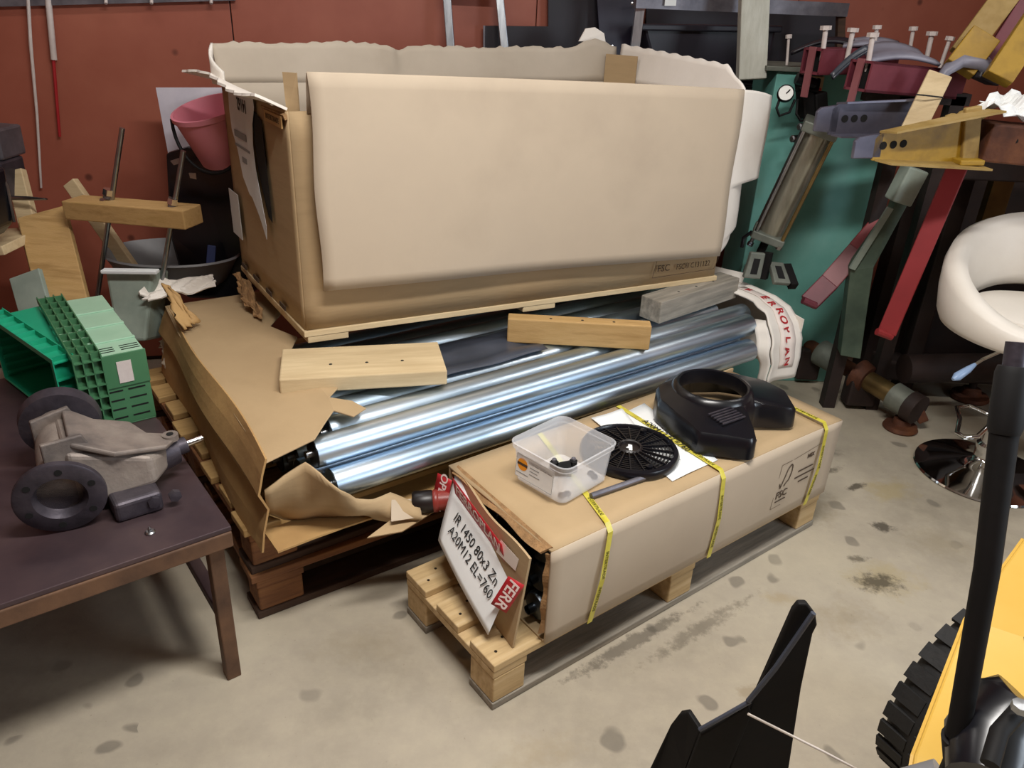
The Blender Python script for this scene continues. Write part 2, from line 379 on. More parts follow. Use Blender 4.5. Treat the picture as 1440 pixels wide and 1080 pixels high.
for nm, a in (('wall_left', (XL - .1, XL, YF, 0, 0, CEIL)), ('wall_front', (XL - .1, XR + .1, YF - .1, YF, 0, CEIL))):
    o = MB().box(*a).build(nm, 'plain_wall'); o.matrix_world = RM; o['kind'] = 'structure'; o['label'] = 'plain red-brown workshop wall out of view'
# right wall with a window opening
wc = RM.inverted() @ WIN_C; wy0, wy1, wz0, wz1 = wc.y - .78, wc.y + .78, WIN_C.z - .56, WIN_C.z + .56
wr = struct('wall_right', 'plain red-brown workshop wall with a window', WO, ROOM_YAW)
for n_, a in (('panel', (XR, XR + .1, YF, wy0, 0, CEIL)), ('panel', (XR, XR + .1, wy1, 0, 0, CEIL)), ('panel', (XR, XR + .1, wy0, wy1, 0, wz0)), ('panel', (XR, XR + .1, wy0, wy1, wz1, CEIL))):
    MB().box(*a).build(n_, 'plain_wall', wr)
wn = struct('window_1', 'white framed daylight window in the right wall', WO, ROOM_YAW)
fm = MB()
for a in ((XR - .02, XR + .1, wy0 - .05, wy0, wz0 - .05, wz1 + .05), (XR - .02, XR + .1, wy1, wy1 + .05, wz0 - .05, wz1 + .05), (XR - .02, XR + .1, wy0, wy1, wz0 - .05, wz0), (XR - .02, XR + .1, wy0, wy1, wz1, wz1 + .05)): fm.box(*a)
fm.build('window_frame', 'lamp_white', wn)

# ceiling lamps
for (lx, ly), pw in LAMPS:
    k = [l[0] for l in LAMPS].index((lx, ly))
    t = thing('ceiling_lamp', ['fluorescent ceiling lamp above the camera', 'fluorescent ceiling lamp above the big open carton', 'fluorescent ceiling lamp above the bar stool'][k], 'lamp', (lx, ly, CEIL), ROOM_YAW, 'ceiling lamps')
    MB().box(-.64, .64, -.1, .1, -.06, 0).build('housing', 'lamp_white', t, bevel=.005)
    for s in (-1, 1): MB().tube([(-.6, s * .05, -.09), (.6, s * .05, -.09)], .013, 10).build('tube', 'gauge_white', t)
    for s in (-1, 1): MB().box(s * .61 - .01, s * .61 + .01, -.08, .08, -.11, -.06).build('socket', 'lamp_white', t)

# ------------------------------------------------------------------ front pallet
PO, PY = (-0.0103, 1.3095, 0), 38.2
PL, PWD = 1.30, 0.40
fp = thing('pallet', 'light new narrow wooden pallet under the long strapped carton', 'pallet', PO, PY)
def pallet(t, L_, W_, z0, rows, deck_m, bot_m, blk_m, cross, blk=.1, bw=.1):
    nb = len(rows)
    for i, (a, b_) in enumerate(rows):
        MB().box(0, L_, a, b_, z0 + .122, z0 + .144).build('deck_board', deck_m, t, bevel=.003)
    for x in cross:
        MB().box(x, x + bw, 0.002, W_ - .002, z0 + .1, z0 + .122).build('cross_board', deck_m, t, bevel=.003)
        for a, b_ in (rows[0], rows[-1]) if nb < 5 else (rows[0], rows[nb // 2], rows[-1]):
            MB().box(x + .002, x + bw - .004, a + .002, b_ - .002, z0 + .022, z0 + .1).build('block', blk_m, t, bevel=.004)
    for a, b_ in (rows[0], rows[-1]) if nb < 5 else (rows[0], rows[nb // 2], rows[-1]):
        MB().box(0, L_, a, b_, z0, z0 + .022).build('bottom_board', bot_m, t, bevel=.003)
pallet(fp, PL, PWD, 0, [(0, .1), (.15, .25), (.3, .4)], 'pallet_wood', 'pallet_grey', 'pallet_wood', (0, .6, 1.2))
for a, b_ in ((0, .1), (.15, .25), (.3, .4)):
    for dx, dy in ((.03, .035), (.07, .064)): MB().lathe([(.004, .1436), (.004, .1446), (0, .1447)], 8, Matrix.Translation((dx, a + dy, 0))).build('nail_head', 'nail', fp)

# ------------------------------------------------------------------ long carton on it
TZ = .416
lc = thing('long_carton', 'long brown carton with yellow straps and a torn open end', 'carton', (PO[0], PO[1], .144), PY)
x0, x1, y0, y1, zh = .14, 1.29, -.012, .41, TZ - .144
th = .006
m_ = MB()
def bulge_front(u, v):
    x = x0 + (x1 - x0) * u
    return Vector((x, y0 - .009 * math.sin(math.pi * u) * math.sin(math.pi * v) ** .8 + .002, zh * v - (.012 * (u ** 6) if v > .9 else 0)))
def bulge_top(u, v):
    x = x0 + (x1 - x0) * u
    z = zh + .004 * math.sin(math.pi * v) * math.sin(2.2 * math.pi * u) - .012 * (u ** 6) * (1 - v) - .02 * max(0, u - .93) / .07 * v
    return Vector((x, y0 + .002 + (y1 - y0) * v, z))
MB().grid(bulge_front, 30, 8).build('front_panel', 'cardboard_pale', lc, smooth='all', solid=th)
MB().grid(bulge_top, 30, 10).build('top_panel', 'cardboard', lc, smooth='all', solid=th)
MB().box(x0, x1, y1 - th, y1, 0, zh - .004).build('back_panel', 'cardboard', lc)
MB().box(x0, x1, y0 + .004, y1 - th, 0.001, th).build('bottom_panel', 'cardboard', lc)
MB().box(x1 - th, x1, y0 + .004, y1 - th, th, zh - .024).build('end_panel', 'cardboard_pale', lc)
# torn end flap, swung open at its front edge
FA, FB = Vector((.155, .40, zh - .004)), Vector((.095, .008, zh - .012)); FC, FD = Vector((.07, .02, .002)), Vector((.135, .40, .006))
def bil(a, b, c, d, u, v): return (a * (1 - u) + b * u) * (1 - v) + (d * (1 - u) + c * u) * v
flp = MB().grid(lambda u, v: bil(FA, FB, FC, FD, u, v) + Vector((-.006 * math.sin(math.pi * u), 0, .006 * math.sin(9 * u) * (1 - v))), 16, 10)
fo = flp.build('end_flap', 'cardboard', lc, solid=.006)
MB().grid(lambda u, v: bil(Vector((.138, .39, zh + .002)), Vector((.124, .01, zh + .001)), Vector((.148, -.004, zh + .006)), Vector((.16, .395, zh + .004)), u, v) + Vector((0, 0, .005 * math.sin(13 * u) * (1 - v) - .012 * (1 - v))), 26, 3).build('torn_top_flap', 'cardboard_edge', lc, solid=.006)
MB().grid(lambda u, v: bil(Vector((.136, .006, zh - .012)), Vector((.146, -.008, zh - .012)), Vector((.145, -.006, 0.03)), Vector((.138, .008, .02)), u, v) + Vector((.004 * math.sin(17 * v), 0, 0)), 4, 12).build('torn_side_flap', 'cardboard_edge', lc, solid=.004)
# rollers packed inside, seen through the gap
for i, (yy, zz) in enumerate([(.06, .05), (.06, .14), (.06, .225), (.16, .05), (.16, .14), (.16, .225), (.26, .05), (.26, .14), (.26, .225), (.35, .05), (.35, .14), (.35, .225)]):
    rr = MB().lathe([(.012, .155), (.012, .14), (.012, .16), (.034, .163), (.0375, .17), (.0375, 1.05)], 20, Matrix.Translation((0, yy, zz)) @ Matrix.Rotation(R(90), 4, 'Y')).build('packed_roller', 'zinc_dark', lc, smooth=True)
    if i > 2: pass
# label paper on the flap
PA, PB, PC, PD = Vector((.146, .385, zh - .01)), Vector((.113, .06, zh - .07)), Vector((.04, .065, .028)), Vector((.078, .345, .108))
def paper_fn(u, v): return bil(PA, PB, PC, PD, u, v) + Vector((-.012 - .004 * math.sin(math.pi * u) + .012 * (1 - v) * (1 - v), 0, 0))
lp = MB().grid(paper_fn, 14, 12).build('label_sheet', 'paper', lc, smooth='all', solid=.0006); lp['label'] = 'white paper label with printed roller size'
ex = ((PB - PA) + (PC - PD)).normalized(); ey = (PA - PD).normalized()
nrm = ex.cross(ey).normalized()
def on_paper(u, v, o=.003):
    p = paper_fn(u, v); return basis(p + Vector((-o, 0, 0)), ex * 1.0, ey)
def paper_text(s, u, v, size):       # letters laid on the curved sheet
    o = text(s, size, on_paper(u, v), 'ink', lp, sx=.9); return o
paper_text('IR 1450 80x3 Zn', .53, .40, .037); paper_text('A20M12 EL=760', .52, .60, .037)
# red printed tape
def tape(t, fn, nu, nv, body, tsize, M, name='red_tape', sx=1):
    o = MB().grid(fn, nu, nv).build(name, 'tape_red', t, smooth='all', solid=.0006)
    text(body, tsize, M, 'tape_white', o, sx=sx, bold=.0006); return o
def strip(a, b, wv, off):
    a, b, wv, off = Vector(a), Vector(b), Vector(wv), Vector(off)
    return (lambda u, v: a + (b - a) * u + wv * (v - .5) + off), basis((a + b) / 2 + off * 1.0 + off.normalized() * .0015, b - a, wv)
fn, M = strip((.138, .35, zh - .02), (.112, .10, zh - .058), (-.006, .005, .05), (-.022, 0, .004)); tape(lc, fn, 8, 2, 'FERROPLAN', .042, M)
fn, M = strip((.146, .402, zh - .022), (.128, .408, zh - .115), (.012, -.05, 0), (-.022, .002, 0)); tape(lc, fn, 6, 2, 'OPLAN', .034, M)
fn, M = strip((.098, .03, zh - .078), (.07, .055, zh - .165), (.014, -.042, -.004), (-.022, 0, 0)); tape(lc, fn, 6, 2, 'FERR', .04, M)
MB().grid(lambda u, v: bil(Vector((.108, .12, zh - .03)), Vector((.104, .045, zh - .035)), Vector((.1, .05, zh - .07)), Vector((.104, .13, zh - .07)), u, v) + Vector((-.012, 0, 0)), 4, 3).build('clear_tape', 'tape_pink', lc, solid=.0004)
# straps
def strap(xt, xb, xtb, z_bot=0.0):
    s_ = MB(); w_ = .008
    pts = [(xb, y0 - .008, z_bot), ((xb + xt) / 2, y0 - .0175, zh * .5), (xt, y0 - .008, zh * .96), (xt, y0 + .006, zh + .009), ((xt + xtb) / 2, .2, zh + .0085), (xtb, y1 - .004, zh + .007), (xtb, y1 + .005, zh - .01), (xtb, y1 + .005, .0)]
    for a, b_ in zip(pts[:-1], pts[1:]):
        a, b_ = Vector(a), Vector(b_)
        s_.add([a - Vector((w_, 0, 0)), a + Vector((w_, 0, 0)), b_ + Vector((w_, 0, 0)), b_ - Vector((w_, 0, 0))], [(0, 1, 2, 3)])
    o = s_.build('strap', 'strap', lc, solid=.0012, weld=True)
    for (f0, a, b_, s) in ((.3, pts[1], pts[2], 'INTERTRADE'), (.55, pts[0], pts[1], 'INTERTRADE'), (.3, pts[3], pts[4], 'INTERTRADE')):
        a, b_ = Vector(a), Vector(b_); p = a.lerp(b_, f0); d = (b_ - a)
        side = Vector((1, 0, 0)); up = Vector((0, -1, 0)) if abs(d.z) > abs(d.y) else Vector((0, 0, 1))
        q = (-d).normalized(); yv = up.cross(q)
        text(s, .013, basis(p + up * .0016, q, yv), 'strap_ink', o)
strap(.312, .276, .44); strap(.722, .722, .745); strap(1.194, 1.175, 1.2)
# printed mark
def fr_pt(x, z, o=.0045):
    u = (x - x0) / (x1 - x0); v = z / zh; p = bulge_front(u, v); p.y -= o; return p
def ink_line(pts, wd, parent, name='printed_mark', m='ink_brown'):
    b_ = MB(); pts = [Vector(p) for p in pts]
    for a, c_ in zip(pts[:-1], pts[1:]):
        d = (c_ - a).normalized(); n_ = d.cross(Vector((0, -1, 0))).normalized() * wd / 2
        b_.quad(a - n_, a + n_, c_ + n_, c_ - n_)
    return b_.build(name, m, parent)
fx, fz = .985, .055
ink_line([fr_pt(fx + a, fz + b_) for a, b_ in ((0, 0), (.012, .15), (.06, .15))], .0018, lc); ink_line([fr_pt(fx + a, fz + b_) for a, b_ in ((0, 0), (.05, 0))], .0014, lc)
ink_line([fr_pt(fx + .07, fz + .15), fr_pt(fx + .22, fz + .16)], .0014, lc)
ink_line([fr_pt(fx + a, fz + b_) for a, b_ in ((.018, .085), (.024, .066), (.036, .095), (.048, .125), (.062, .137), (.07, .13), (.07, .108), (.062, .085), (.05, .078), (.042, .068))], .0045, lc)
text('FSC', .034, basis(fr_pt(fx + .04, fz + .042), (1, 0, 0), (0, 0, 1)), 'ink_brown', lc, bold=.0006)
print_line(.05, .004, basis(fr_pt(fx + .04, fz + .02), (1, 0, 0), (0, 0, 1)), 'ink_brown', lc)
text('MIX', .02, basis(fr_pt(fx + .16, fz + .135), (1, 0, 0), (0, 0, 1)), 'ink_brown', lc, bold=.0006)
for i, wl in enumerate((.075, .10, .05)):
    print_line(wl, .005, basis(fr_pt(fx + .145, fz + .095 - .02 * i), (1, 0, 0), (0, 0, 1)), 'ink_brown', lc)

# ------------------------------------------------------------------ things lying on the long carton
def on_lc(x, y, z=TZ + .009): return Matrix.Translation(PO) @ Matrix.Rotation(R(PY), 4, 'Z') @ Vector((x, y, z))
# papers
def sheet(label, a, b_, c_, d_, z):
    t = thing('paper_sheet', label, 'paper', on_lc(a[0], a[1], z), PY)
    A = [Vector((p[0] - a[0], p[1] - a[1], 0)) for p in (a, b_, c_, d_)]
    MB().grid(lambda u, v: bil(A[0], A[1], A[2], A[3], u, v) + Vector((0, 0, .0015 * math.sin(5 * u + 2 * v))), 8, 8).build('sheet', 'paper', t, smooth='all', solid=.0005)
    return t, A
t, A = sheet('white printed paper under the yellow strap beside the black shroud', (.575, .03), (.76, .035), (.825, .375), (.63, .36), TZ + .0065)
for i, (s, v) in enumerate((('IR 1450 80x3 Zn', .48), ('A20M12 EL=760', .66))):
    text(s, .028, basis(Vector((.768 - .575 - .036 * i, .19 - .03 + .01 * i, .005)), (-.08, -.99, 0), (.99, -.08, 0)), 'ink', t)
MB().tube([bil(A[0], A[1], A[2], A[3], .2 + .02 * k, .16 + .035 * (k % 2)) + Vector((0, 0, .004)) for k in range(14)], .0005, 5).build('pencil_scribble', 'ink_grey', t)
sheet('small white paper partly under the round grille', (.60, .27), (.70, .28), (.74, .385), (.62, .39), TZ + .0088)
# tub
tb = thing('plastic_tub', 'translucent white plastic tub with a yellow-dot label', 'tub', on_lc(.337, .192), PY + 8)
def rrect(hx, hy, r, n=5):
    pts = []
    for cx, cy, a0 in ((hx - r, hy - r, 0), (-hx + r, hy - r, 90), (-hx + r, -hy + r, 180), (hx - r, -hy + r, 270)):
        for k in range(n + 1): a = R(a0 + 90 * k / n); pts.append((cx + r * math.cos(a), cy + r * math.sin(a)))
    return pts
def loft(rings, cap0=True, cap1=False):
    b_ = MB(); n = len(rings[0]); vs = [v for g in rings for v in g]; fs = []
    for i in range(len(rings) - 1):
        for k in range(n): l = (k + 1) % n; fs.append((i * n + k, i * n + l, (i + 1) * n + l, (i + 1) * n + k))
    if cap0: fs.append(tuple(reversed(range(n))))
    if cap1: fs.append(tuple((len(rings) - 1) * n + k for k in range(n)))
    return b_.add(vs, fs)
def ring(hx, hy, r, z): return [(x, y, z) for x, y in rrect(hx, hy, r)]
loft([ring(.082, .076, .02, .002), ring(.088, .082, .022, .006), ring(.096, .09, .025, .098), ring(.101, .095, .027, .099), ring(.103, .097, .028, .113), ring(.099, .093, .026, .114), ring(.0945, .0885, .024, .104), ring(.086, .080, .021, .008), ring(.080, .074, .019, .0045)], True, True).build('tub_body', 'tub', tb, smooth=True)
lbm = basis((-.0945, .008, .056), (0, -1, -.0), (.09, 0, 1)); lb = MB().box(-.062, .062, -.032, .032, 0, .0006)
lb.v = [lbm @ v for v in lb.v]; lb = lb.build('label', 'paper', tb)
q_ = MB().lathe([(.0165, 0), (.0165, .0012)], 24, lbm @ Matrix.Translation((-.04, .006, 0))).build('yellow_dot', 'label_yellow', lb)
print_line(.034, .007, lbm @ Matrix.Translation((-.04, .006, .0014)), 'ink_brown', lb)
for s, sz, x, y in (('VANILMAKALU', .0115, .018, .021),):
    text(s, sz, lbm @ Matrix.Translation((x, y, .001)), 'ink', lb)
for wl, x, y in ((.03, -.0, .008), (.026, -.002, -.001), (.034, .002, -.010), (.04, -.038, -.019)): print_line(wl, .002, lbm @ Matrix.Translation((x, y, .0008)), 'ink_grey', lb)
lm = MB()
for a, b_ in (((-.061, -.031), (.061, -.031)), ((.061, -.031), (.061, .031)), ((.061, .031), (-.061, .031)), ((-.061, .031), (-.061, -.031))):
    p, q = lbm @ Vector((a[0], a[1], .0008)), lbm @ Vector((b_[0], b_[1], .0008)); lm.bar(p, q, .0006, .0006)
lm.build('label_border', 'ink_grey', lb)
for i, (x, y, k) in enumerate([(.01, .035, 'b'), (.05, .005, 'b'), (.012, .005, 'w'), (-.06, -.055, 'n'), (-.045, -.06, 'n'), (.065, -.055, 'n'), (.07, -.04, 'n')]):
    lab = {'b': ['black bolt standing upright in the plastic tub, farther one', 'black bolt standing upright in the plastic tub, nearer the rim'][min(i, 1)], 'w': 'black wedge lying in the plastic tub', 'n': None}[k]
    Mw = ROOT[tb.name] @ Vector((x, y, .005))
    if k == 'b':
        t = thing('bolt', lab, 'bolt', Mw, 20 * i, 'bolts in the tub')
        MB().lathe([(.012, 0), (.012, .01), (.006, .011), (.006, .036), (0, .038)], 12).build('shank', 'steel_dull', t, smooth=True)
        MB().lathe([(.009, .014), (.0115, .016), (.0115, .028), (.008, .031)], 6).build('nut', 'black_rubber', t)
    elif k == 'w':
        o = MB().prism([(-.024, 0), (.024, 0), (.016, .032), (-.010, .026)], -.011, .011, Matrix.Rotation(R(60), 4, 'X')).build('wedge', 'black_rubber', bevel=.001); o.location = Mw + Vector((0, 0, .008)); tag(o, lab, 'wedge')
    else:
        o = MB().lathe([(.004, 0), (.009, 0), (.009, .007), (.004, .007), (.004, 0)], 6).build('nut', 'steel_dull'); o.location = Mw; tag(o, ['', '', '', 'steel nut in the tub corner behind the label, left one', 'steel nut in the tub corner behind the label, right one', 'steel nut in the right corner of the tub, nearer one', 'steel nut in the right corner of the tub, farther one'][i], 'nut', 'nuts in the tub')
# round grille
gd = thing('fan_grille', 'round black plastic grille with radial ribs beside the tub', 'grille', on_lc(.572, .185), PY + 4)
MB().lathe([(.104, .0), (.112, .002), (.114, .012), (.110, .02), (.101, .022), (.098, .016), (.098, .004), (.104, 0)], 56).build('rim', 'black_plastic', gd, smooth=True)
for k in range(20):
    a = 2 * math.pi * k / 20; b_ = a + .12
    MB().bar((.026 * math.cos(a), .026 * math.sin(a), .021), (.101 * math.cos(b_), .101 * math.sin(b_), .015), .0026, .007).build('rib', 'black_plastic', gd)
for k, rr in enumerate((.036, .044, .052, .060, .068, .076, .084, .092)):
    MB().lathe([(rr - .0013, .010), (rr + .0013, .010), (rr + .0013, .017), (rr - .0013, .017), (rr - .0013, .010)], 40).build('ring', 'black_plastic', gd)
MB().lathe([(.028, .008), (.03, .022), (.026, .026), (.023, .024), (.022, .018), (0, .018)], 28).build('hub', 'bottle_black', gd, smooth=True)
MB().prism([(-.012, -.006), (.012, -.005), (.014, .004), (.004, .004), (-.002, .009), (-.004, .002), (-.012, .002)], .0182, .0195, Matrix.Rotation(R(40), 4, 'Z')).build('white_arrow', 'paper', gd)
for a in (20, 140, 250):
    MB().lathe([(.008, .008), (.008, .024), (0, .026)], 12, Matrix.Translation((.088 * math.cos(R(a)), .088 * math.sin(R(a)), 0))).build('clip', 'black_plastic', gd)
for ch in gd.children:
    ch.data.transform(Matrix.Diagonal((1.17, 1.17, 1.1, 1)))
# bar
o = MB().tube([on_lc(.345, .088, TZ + .016), on_lc(.582, .068, TZ + .016)], .0075, 12).build('steel_rod', 'steel_dull', smooth=True); tag(o, 'short grey steel rod lying in front of the tub', 'rod')
# engine shroud
sh = thing('engine_shroud', 'glossy black plastic engine shroud with a round opening', 'shroud', on_lc(.93, .215), PY)
# footprint (around the opening's centre) as a star polygon
SF = [(.155, .085), (.235, -.02), (.235, -.10), (.165, -.185), (.145, -.19), (.05, -.125), (.0, -.13), (-.085, -.235), (-.11, -.235), (-.205, -.13), (-.195, -.09), (-.185, -.02), (-.165, .06), (-.11, .12), (-.02, .145), (.07, .135)]
def star(poly, a):
    d = Vector((math.cos(a), math.sin(a))); best = .1
    for i in range(len(poly)):
        p = Vector(poly[i]); q = Vector(poly[(i + 1) % len(poly)]); e = q - p; den = d.x * e.y - d.y * e.x
        if abs(den) < 1e-9: continue
        t_ = (p.x * e.y - p.y * e.x) / den; s_ = (p.x * d.y - p.y * d.x) / den
        if t_ > 0 and -1e-6 <= s_ <= 1 + 1e-6: best = t_ if best == .1 else max(best, t_)
    return best
NS = 144
def sring(scale, add, z, zdip=0):
    out = []
    for k in range(NS):
        a = 2 * math.pi * k / NS; rr = sum(star(SF, a + d) for d in (-.02, 0, .02)) / 3
        out.append(((rr * scale + add) * math.cos(a), (rr * scale + add) * math.sin(a), z - zdip * max(0, (rr - .15)) / .1))
    return out
def cring(r, z): return [(r * math.cos(2 * math.pi * k / NS), r * math.sin(2 * math.pi * k / NS), z) for k in range(NS)]
def mixr(a, b_, f): return [tuple(p + (q - p) * f for p, q in zip(x, y)) for x, y in zip(a, b_)]
top_o = sring(.97, -.004, .078, .015); col = cring(.118, .088)
rings = [sring(1.0, 0, .002), sring(.995, 0, .03, .005), sring(.985, 0, .066, .013), top_o, mixr(top_o, col, .25), mixr(top_o, col, .7), col, cring(.112, .100), cring(.104, .104), cring(.098, .102), cring(.096, .09), cring(.096, .06)]
inner = [cring(.1, .06), cring(.115, .078), mixr(sring(.94, -.006, .068, .015), cring(.115, .078), .2), sring(.955, -.004, .06, .013), sring(.97, -.004, .002), sring(1.0, 0, .002)]
loft(rings + inner, False, False).build('shell', 'black_plastic', sh, smooth=True)
MB().bar((-.1, -.19, .028), (-.18, -.115, .028), .004, .045).build('side_vent', 'hole', sh)
for k in range(6):
    MB().bar((-.135, -.150 + .010 * k, .0825 + .0012 * k), (-.05, -.158 + .010 * k, .0840 + .0012 * k), .0045, .004).build('vent_slat', 'cast_dark', sh)
for x, y in ((-.06, -.205), (-.02, -.158)):
    MB().lathe([(.006, 0), (.006, .004), (0, .005)], 10, Matrix.Translation((x, y - .003, .035)) @ Matrix.Rotation(R(90), 4, 'X')).build('screw', 'steel_dull', sh)

# ------------------------------------------------------------------ roller pile: two stacked pallets
RO, RY = (-0.478, 1.62, 0), 37.1
def in_r(x, y, z): return Matrix.Translation(RO) @ Matrix.Rotation(R(RY), 4, 'Z') @ Vector((x, y, z))
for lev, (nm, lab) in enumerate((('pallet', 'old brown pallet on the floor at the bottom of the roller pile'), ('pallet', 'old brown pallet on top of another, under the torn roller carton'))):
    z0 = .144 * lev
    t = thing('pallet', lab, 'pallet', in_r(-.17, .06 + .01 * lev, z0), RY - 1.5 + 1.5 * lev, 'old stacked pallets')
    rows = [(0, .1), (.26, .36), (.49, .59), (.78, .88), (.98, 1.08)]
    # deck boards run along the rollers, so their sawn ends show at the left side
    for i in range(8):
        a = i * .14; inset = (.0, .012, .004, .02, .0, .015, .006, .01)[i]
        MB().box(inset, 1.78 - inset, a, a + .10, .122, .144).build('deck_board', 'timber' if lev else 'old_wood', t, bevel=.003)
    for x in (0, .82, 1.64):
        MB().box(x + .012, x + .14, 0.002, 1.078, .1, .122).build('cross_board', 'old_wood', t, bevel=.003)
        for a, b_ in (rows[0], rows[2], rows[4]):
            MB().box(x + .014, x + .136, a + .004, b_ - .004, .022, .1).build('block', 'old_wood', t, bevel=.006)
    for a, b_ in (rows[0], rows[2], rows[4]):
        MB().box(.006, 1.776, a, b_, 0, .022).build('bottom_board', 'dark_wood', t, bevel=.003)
# rollers
def make_roller(label, M, L_=1.66, end='plain'):
    t = thing('roller', label, 'roller', M=M, group='zinc conveyor rollers')
    MB().lathe([(.036, .004), (.04, .0), (.04, L_), (.036, L_ - .004)], 40).build('tube', 'zinc', t, smooth=True)
    for s, z in ((1, 0), (-1, L_)):
        A_ = Matrix.Translation((0, 0, z)) @ Matrix.Diagonal((1, 1, s, 1))
        MB().lathe([(.0365, -.001), (.0365, .010), (.03, .012), (.028, .006), (.016, .006), (.016, .012), (0.0165, .02)], 28, A_).build('end_cap', 'zinc_dark', t, smooth=True)
        if end == 'bolts' and s == -1:
            for k in range(11):
                a = 2.4 * k; rr = .008 + .0026 * k
                MB().lathe([(.0055, .0), (.0055, .022), (.003, .026), (0, .0265)], 8, Matrix.Translation((rr * math.cos(a), rr * math.sin(a), L_ - .004 + .002 * (k % 3)))).build('bolt', 'chrome', t)
        else:
            MB().lathe([(.010, -.02), (.010, .0), (.0102, .016)], 14, A_).build('axle', 'steel', t, smooth=True)
    return t
RX = Matrix.Translation(RO) @ Matrix.Rotation(R(RY), 4, 'Z')
def roller_at(x, y, z, label, yaw=0.0, tilt=0.0, end='plain', L_=1.66):
    M = RX @ Matrix.Translation((x, y, z)) @ Matrix.Rotation(R(yaw), 4, 'Z') @ Matrix.Rotation(R(tilt), 4, 'Y') @ Matrix.Rotation(R(90), 4, 'Y') @ Matrix.Rotation(R(random.uniform(0, 360)), 4, 'Z')
    return make_roller(label, M, L_, end)
roller_at(.006, .015, .490, 'front zinc roller of the top row, its capped end showing', .1)
roller_at(.03, -.032, .418, 'zinc roller lying foremost and lowest, against the torn front flap', L_=1.6)
roller_at(.08, .097, .488, 'second zinc roller of the top row, just behind the front one', .1)
roller_at(-.01, .179, .488, 'third zinc roller of the top row, bright bolts at its far end', -.1, end='bolts')
roller_at(.04, .262, .488, 'fourth zinc roller of the top row, under the timber blocks', .2)
roller_at(.06, .346, .488, 'fifth zinc roller of the top row, under the carton base', 0)
roller_at(.01, .430, .488, 'sixth zinc roller of the top row, deep under the big carton', 0)
roller_at(-.02, .051, .418, 'zinc roller in the second row right behind the foremost one')
for i in range(8): roller_at(.0 + .01 * (i % 3), .135 + .084 * i, .418, 'zinc roller buried in the second row of the pile')
for i in range(7): roller_at(.0 + .012 * (i % 2), .094 + .084 * i, .345, 'zinc roller in the hidden bottom row of the pile', L_=1.62)
# torn carton around them
rc = thing('roller_carton', 'torn open brown carton wrapped round the pile of zinc rollers', 'carton', (RO[0], RO[1], .29), RY)
def lift(fn): return fn
TE = [(-.125, -.03), (.0, -.02), (.05, .03), (.09, .07), (.12, .02), (.17, .05), (.155, .10), (.11, .14), (.16, .19), (.22, .17), (.235, .22), (.2, .28), (.2, .36), (.13, .46), (.20, .58), (.16, .70), (.24, .82), (.3, .95), (.31, 1.08), (-.06, 1.1), (-.085, .85), (-.105, .4)]
tz = .254
b_ = MB(); b_.prism([(x, y) for x, y in TE], tz - .005, tz)
for i_, v in enumerate(b_.v): v.z += .012 * math.sin(3.1 * v.y + .6) + .008 * math.sin(17 * v.x) - (.012 if v.x < -.08 else 0)
b_.build('top_panel', 'cardboard', rc, bevel=.002)
# sloping left side with fold creases
prof = [(0, 0.005), (-.018, -.035), (-.034, -.085), (-.016, -.13), (-.03, -.19), (-.035, -.245)]
def side(u, v):
    y = -.035 + 1.13 * u; k = v * (len(prof) - 1); i_ = min(int(k), len(prof) - 2); f_ = k - i_
    px_, pz_ = prof[i_][0] * (1 - f_) + prof[i_ + 1][0] * f_, prof[i_][1] * (1 - f_) + prof[i_ + 1][1] * f_
    xe = -.125 + .065 * u
    return Vector((xe + px_ + .008 * math.sin(8 * u + 3 * v), y, tz - .002 + pz_ + .012 * math.sin(3.1 * y + .6) * (1 - v) - .010 + (.008 * math.sin(40 * u) if v == 1 else 0)))
MB().grid(side, 26, 10).build('side_panel', 'wrap_brown', rc, solid=.005)
# crumpled torn front flap
FT = [Zp(372, 690, .46), Zp(400, 668, .485), Zp(428, 652, .505), Zp(450, 664, .495), Zp(478, 690, .45), Zp(500, 702, .40), Zp(525, 700, .37), Zp(548, 694, .36), Zp(590, 711, .33)]
FBt = [Zp(374, 722, .30), Zp(400, 728, .295), Zp(430, 731, .29), Zp(455, 729, .29), Zp(478, 724, .29), Zp(500, 724, .29), Zp(525, 728, .29), Zp(555, 732, .288), Zp(588, 731, .288)]
IRC = ROOT[rc.name].inverted()
def front_flap(u, v):
    k = u * 8; i_ = min(int(k), 7); f_ = k - i_
    a = FT[i_].lerp(FT[i_ + 1], f_); b2 = FBt[i_].lerp(FBt[i_ + 1], f_)
    p = a.lerp(b2, v) + Vector((.012, -.022, 0)) * math.sin(math.pi * v) + Vector((0, -.006, 0)) * math.sin(19 * u + 5 * v)
    return IRC @ p
MB().grid(front_flap, 24, 8).build('front_flap', 'cardboard', rc, smooth='all', solid=.005)
MB().slab([(.14, -.13, .03), (.22, -.145, .022), (.235, -.105, .05), (.165, -.085, .06)], .004).build('torn_scrap', 'cardboard_pale', rc)
MB().slab([(.07, -.135, .012), (.16, -.15, .004), (.30, -.12, .012), (.20, -.09, .02)], .004).build('torn_scrap', 'cardboard', rc)
MB().grid(lambda u, v: Vector((-.13 + 1.75 * u, .04 - .1 * v, .002 + .004 * math.sin(20 * u) * v)), 20, 2).build('bottom_panel', 'wrap_brown', rc, solid=.005)
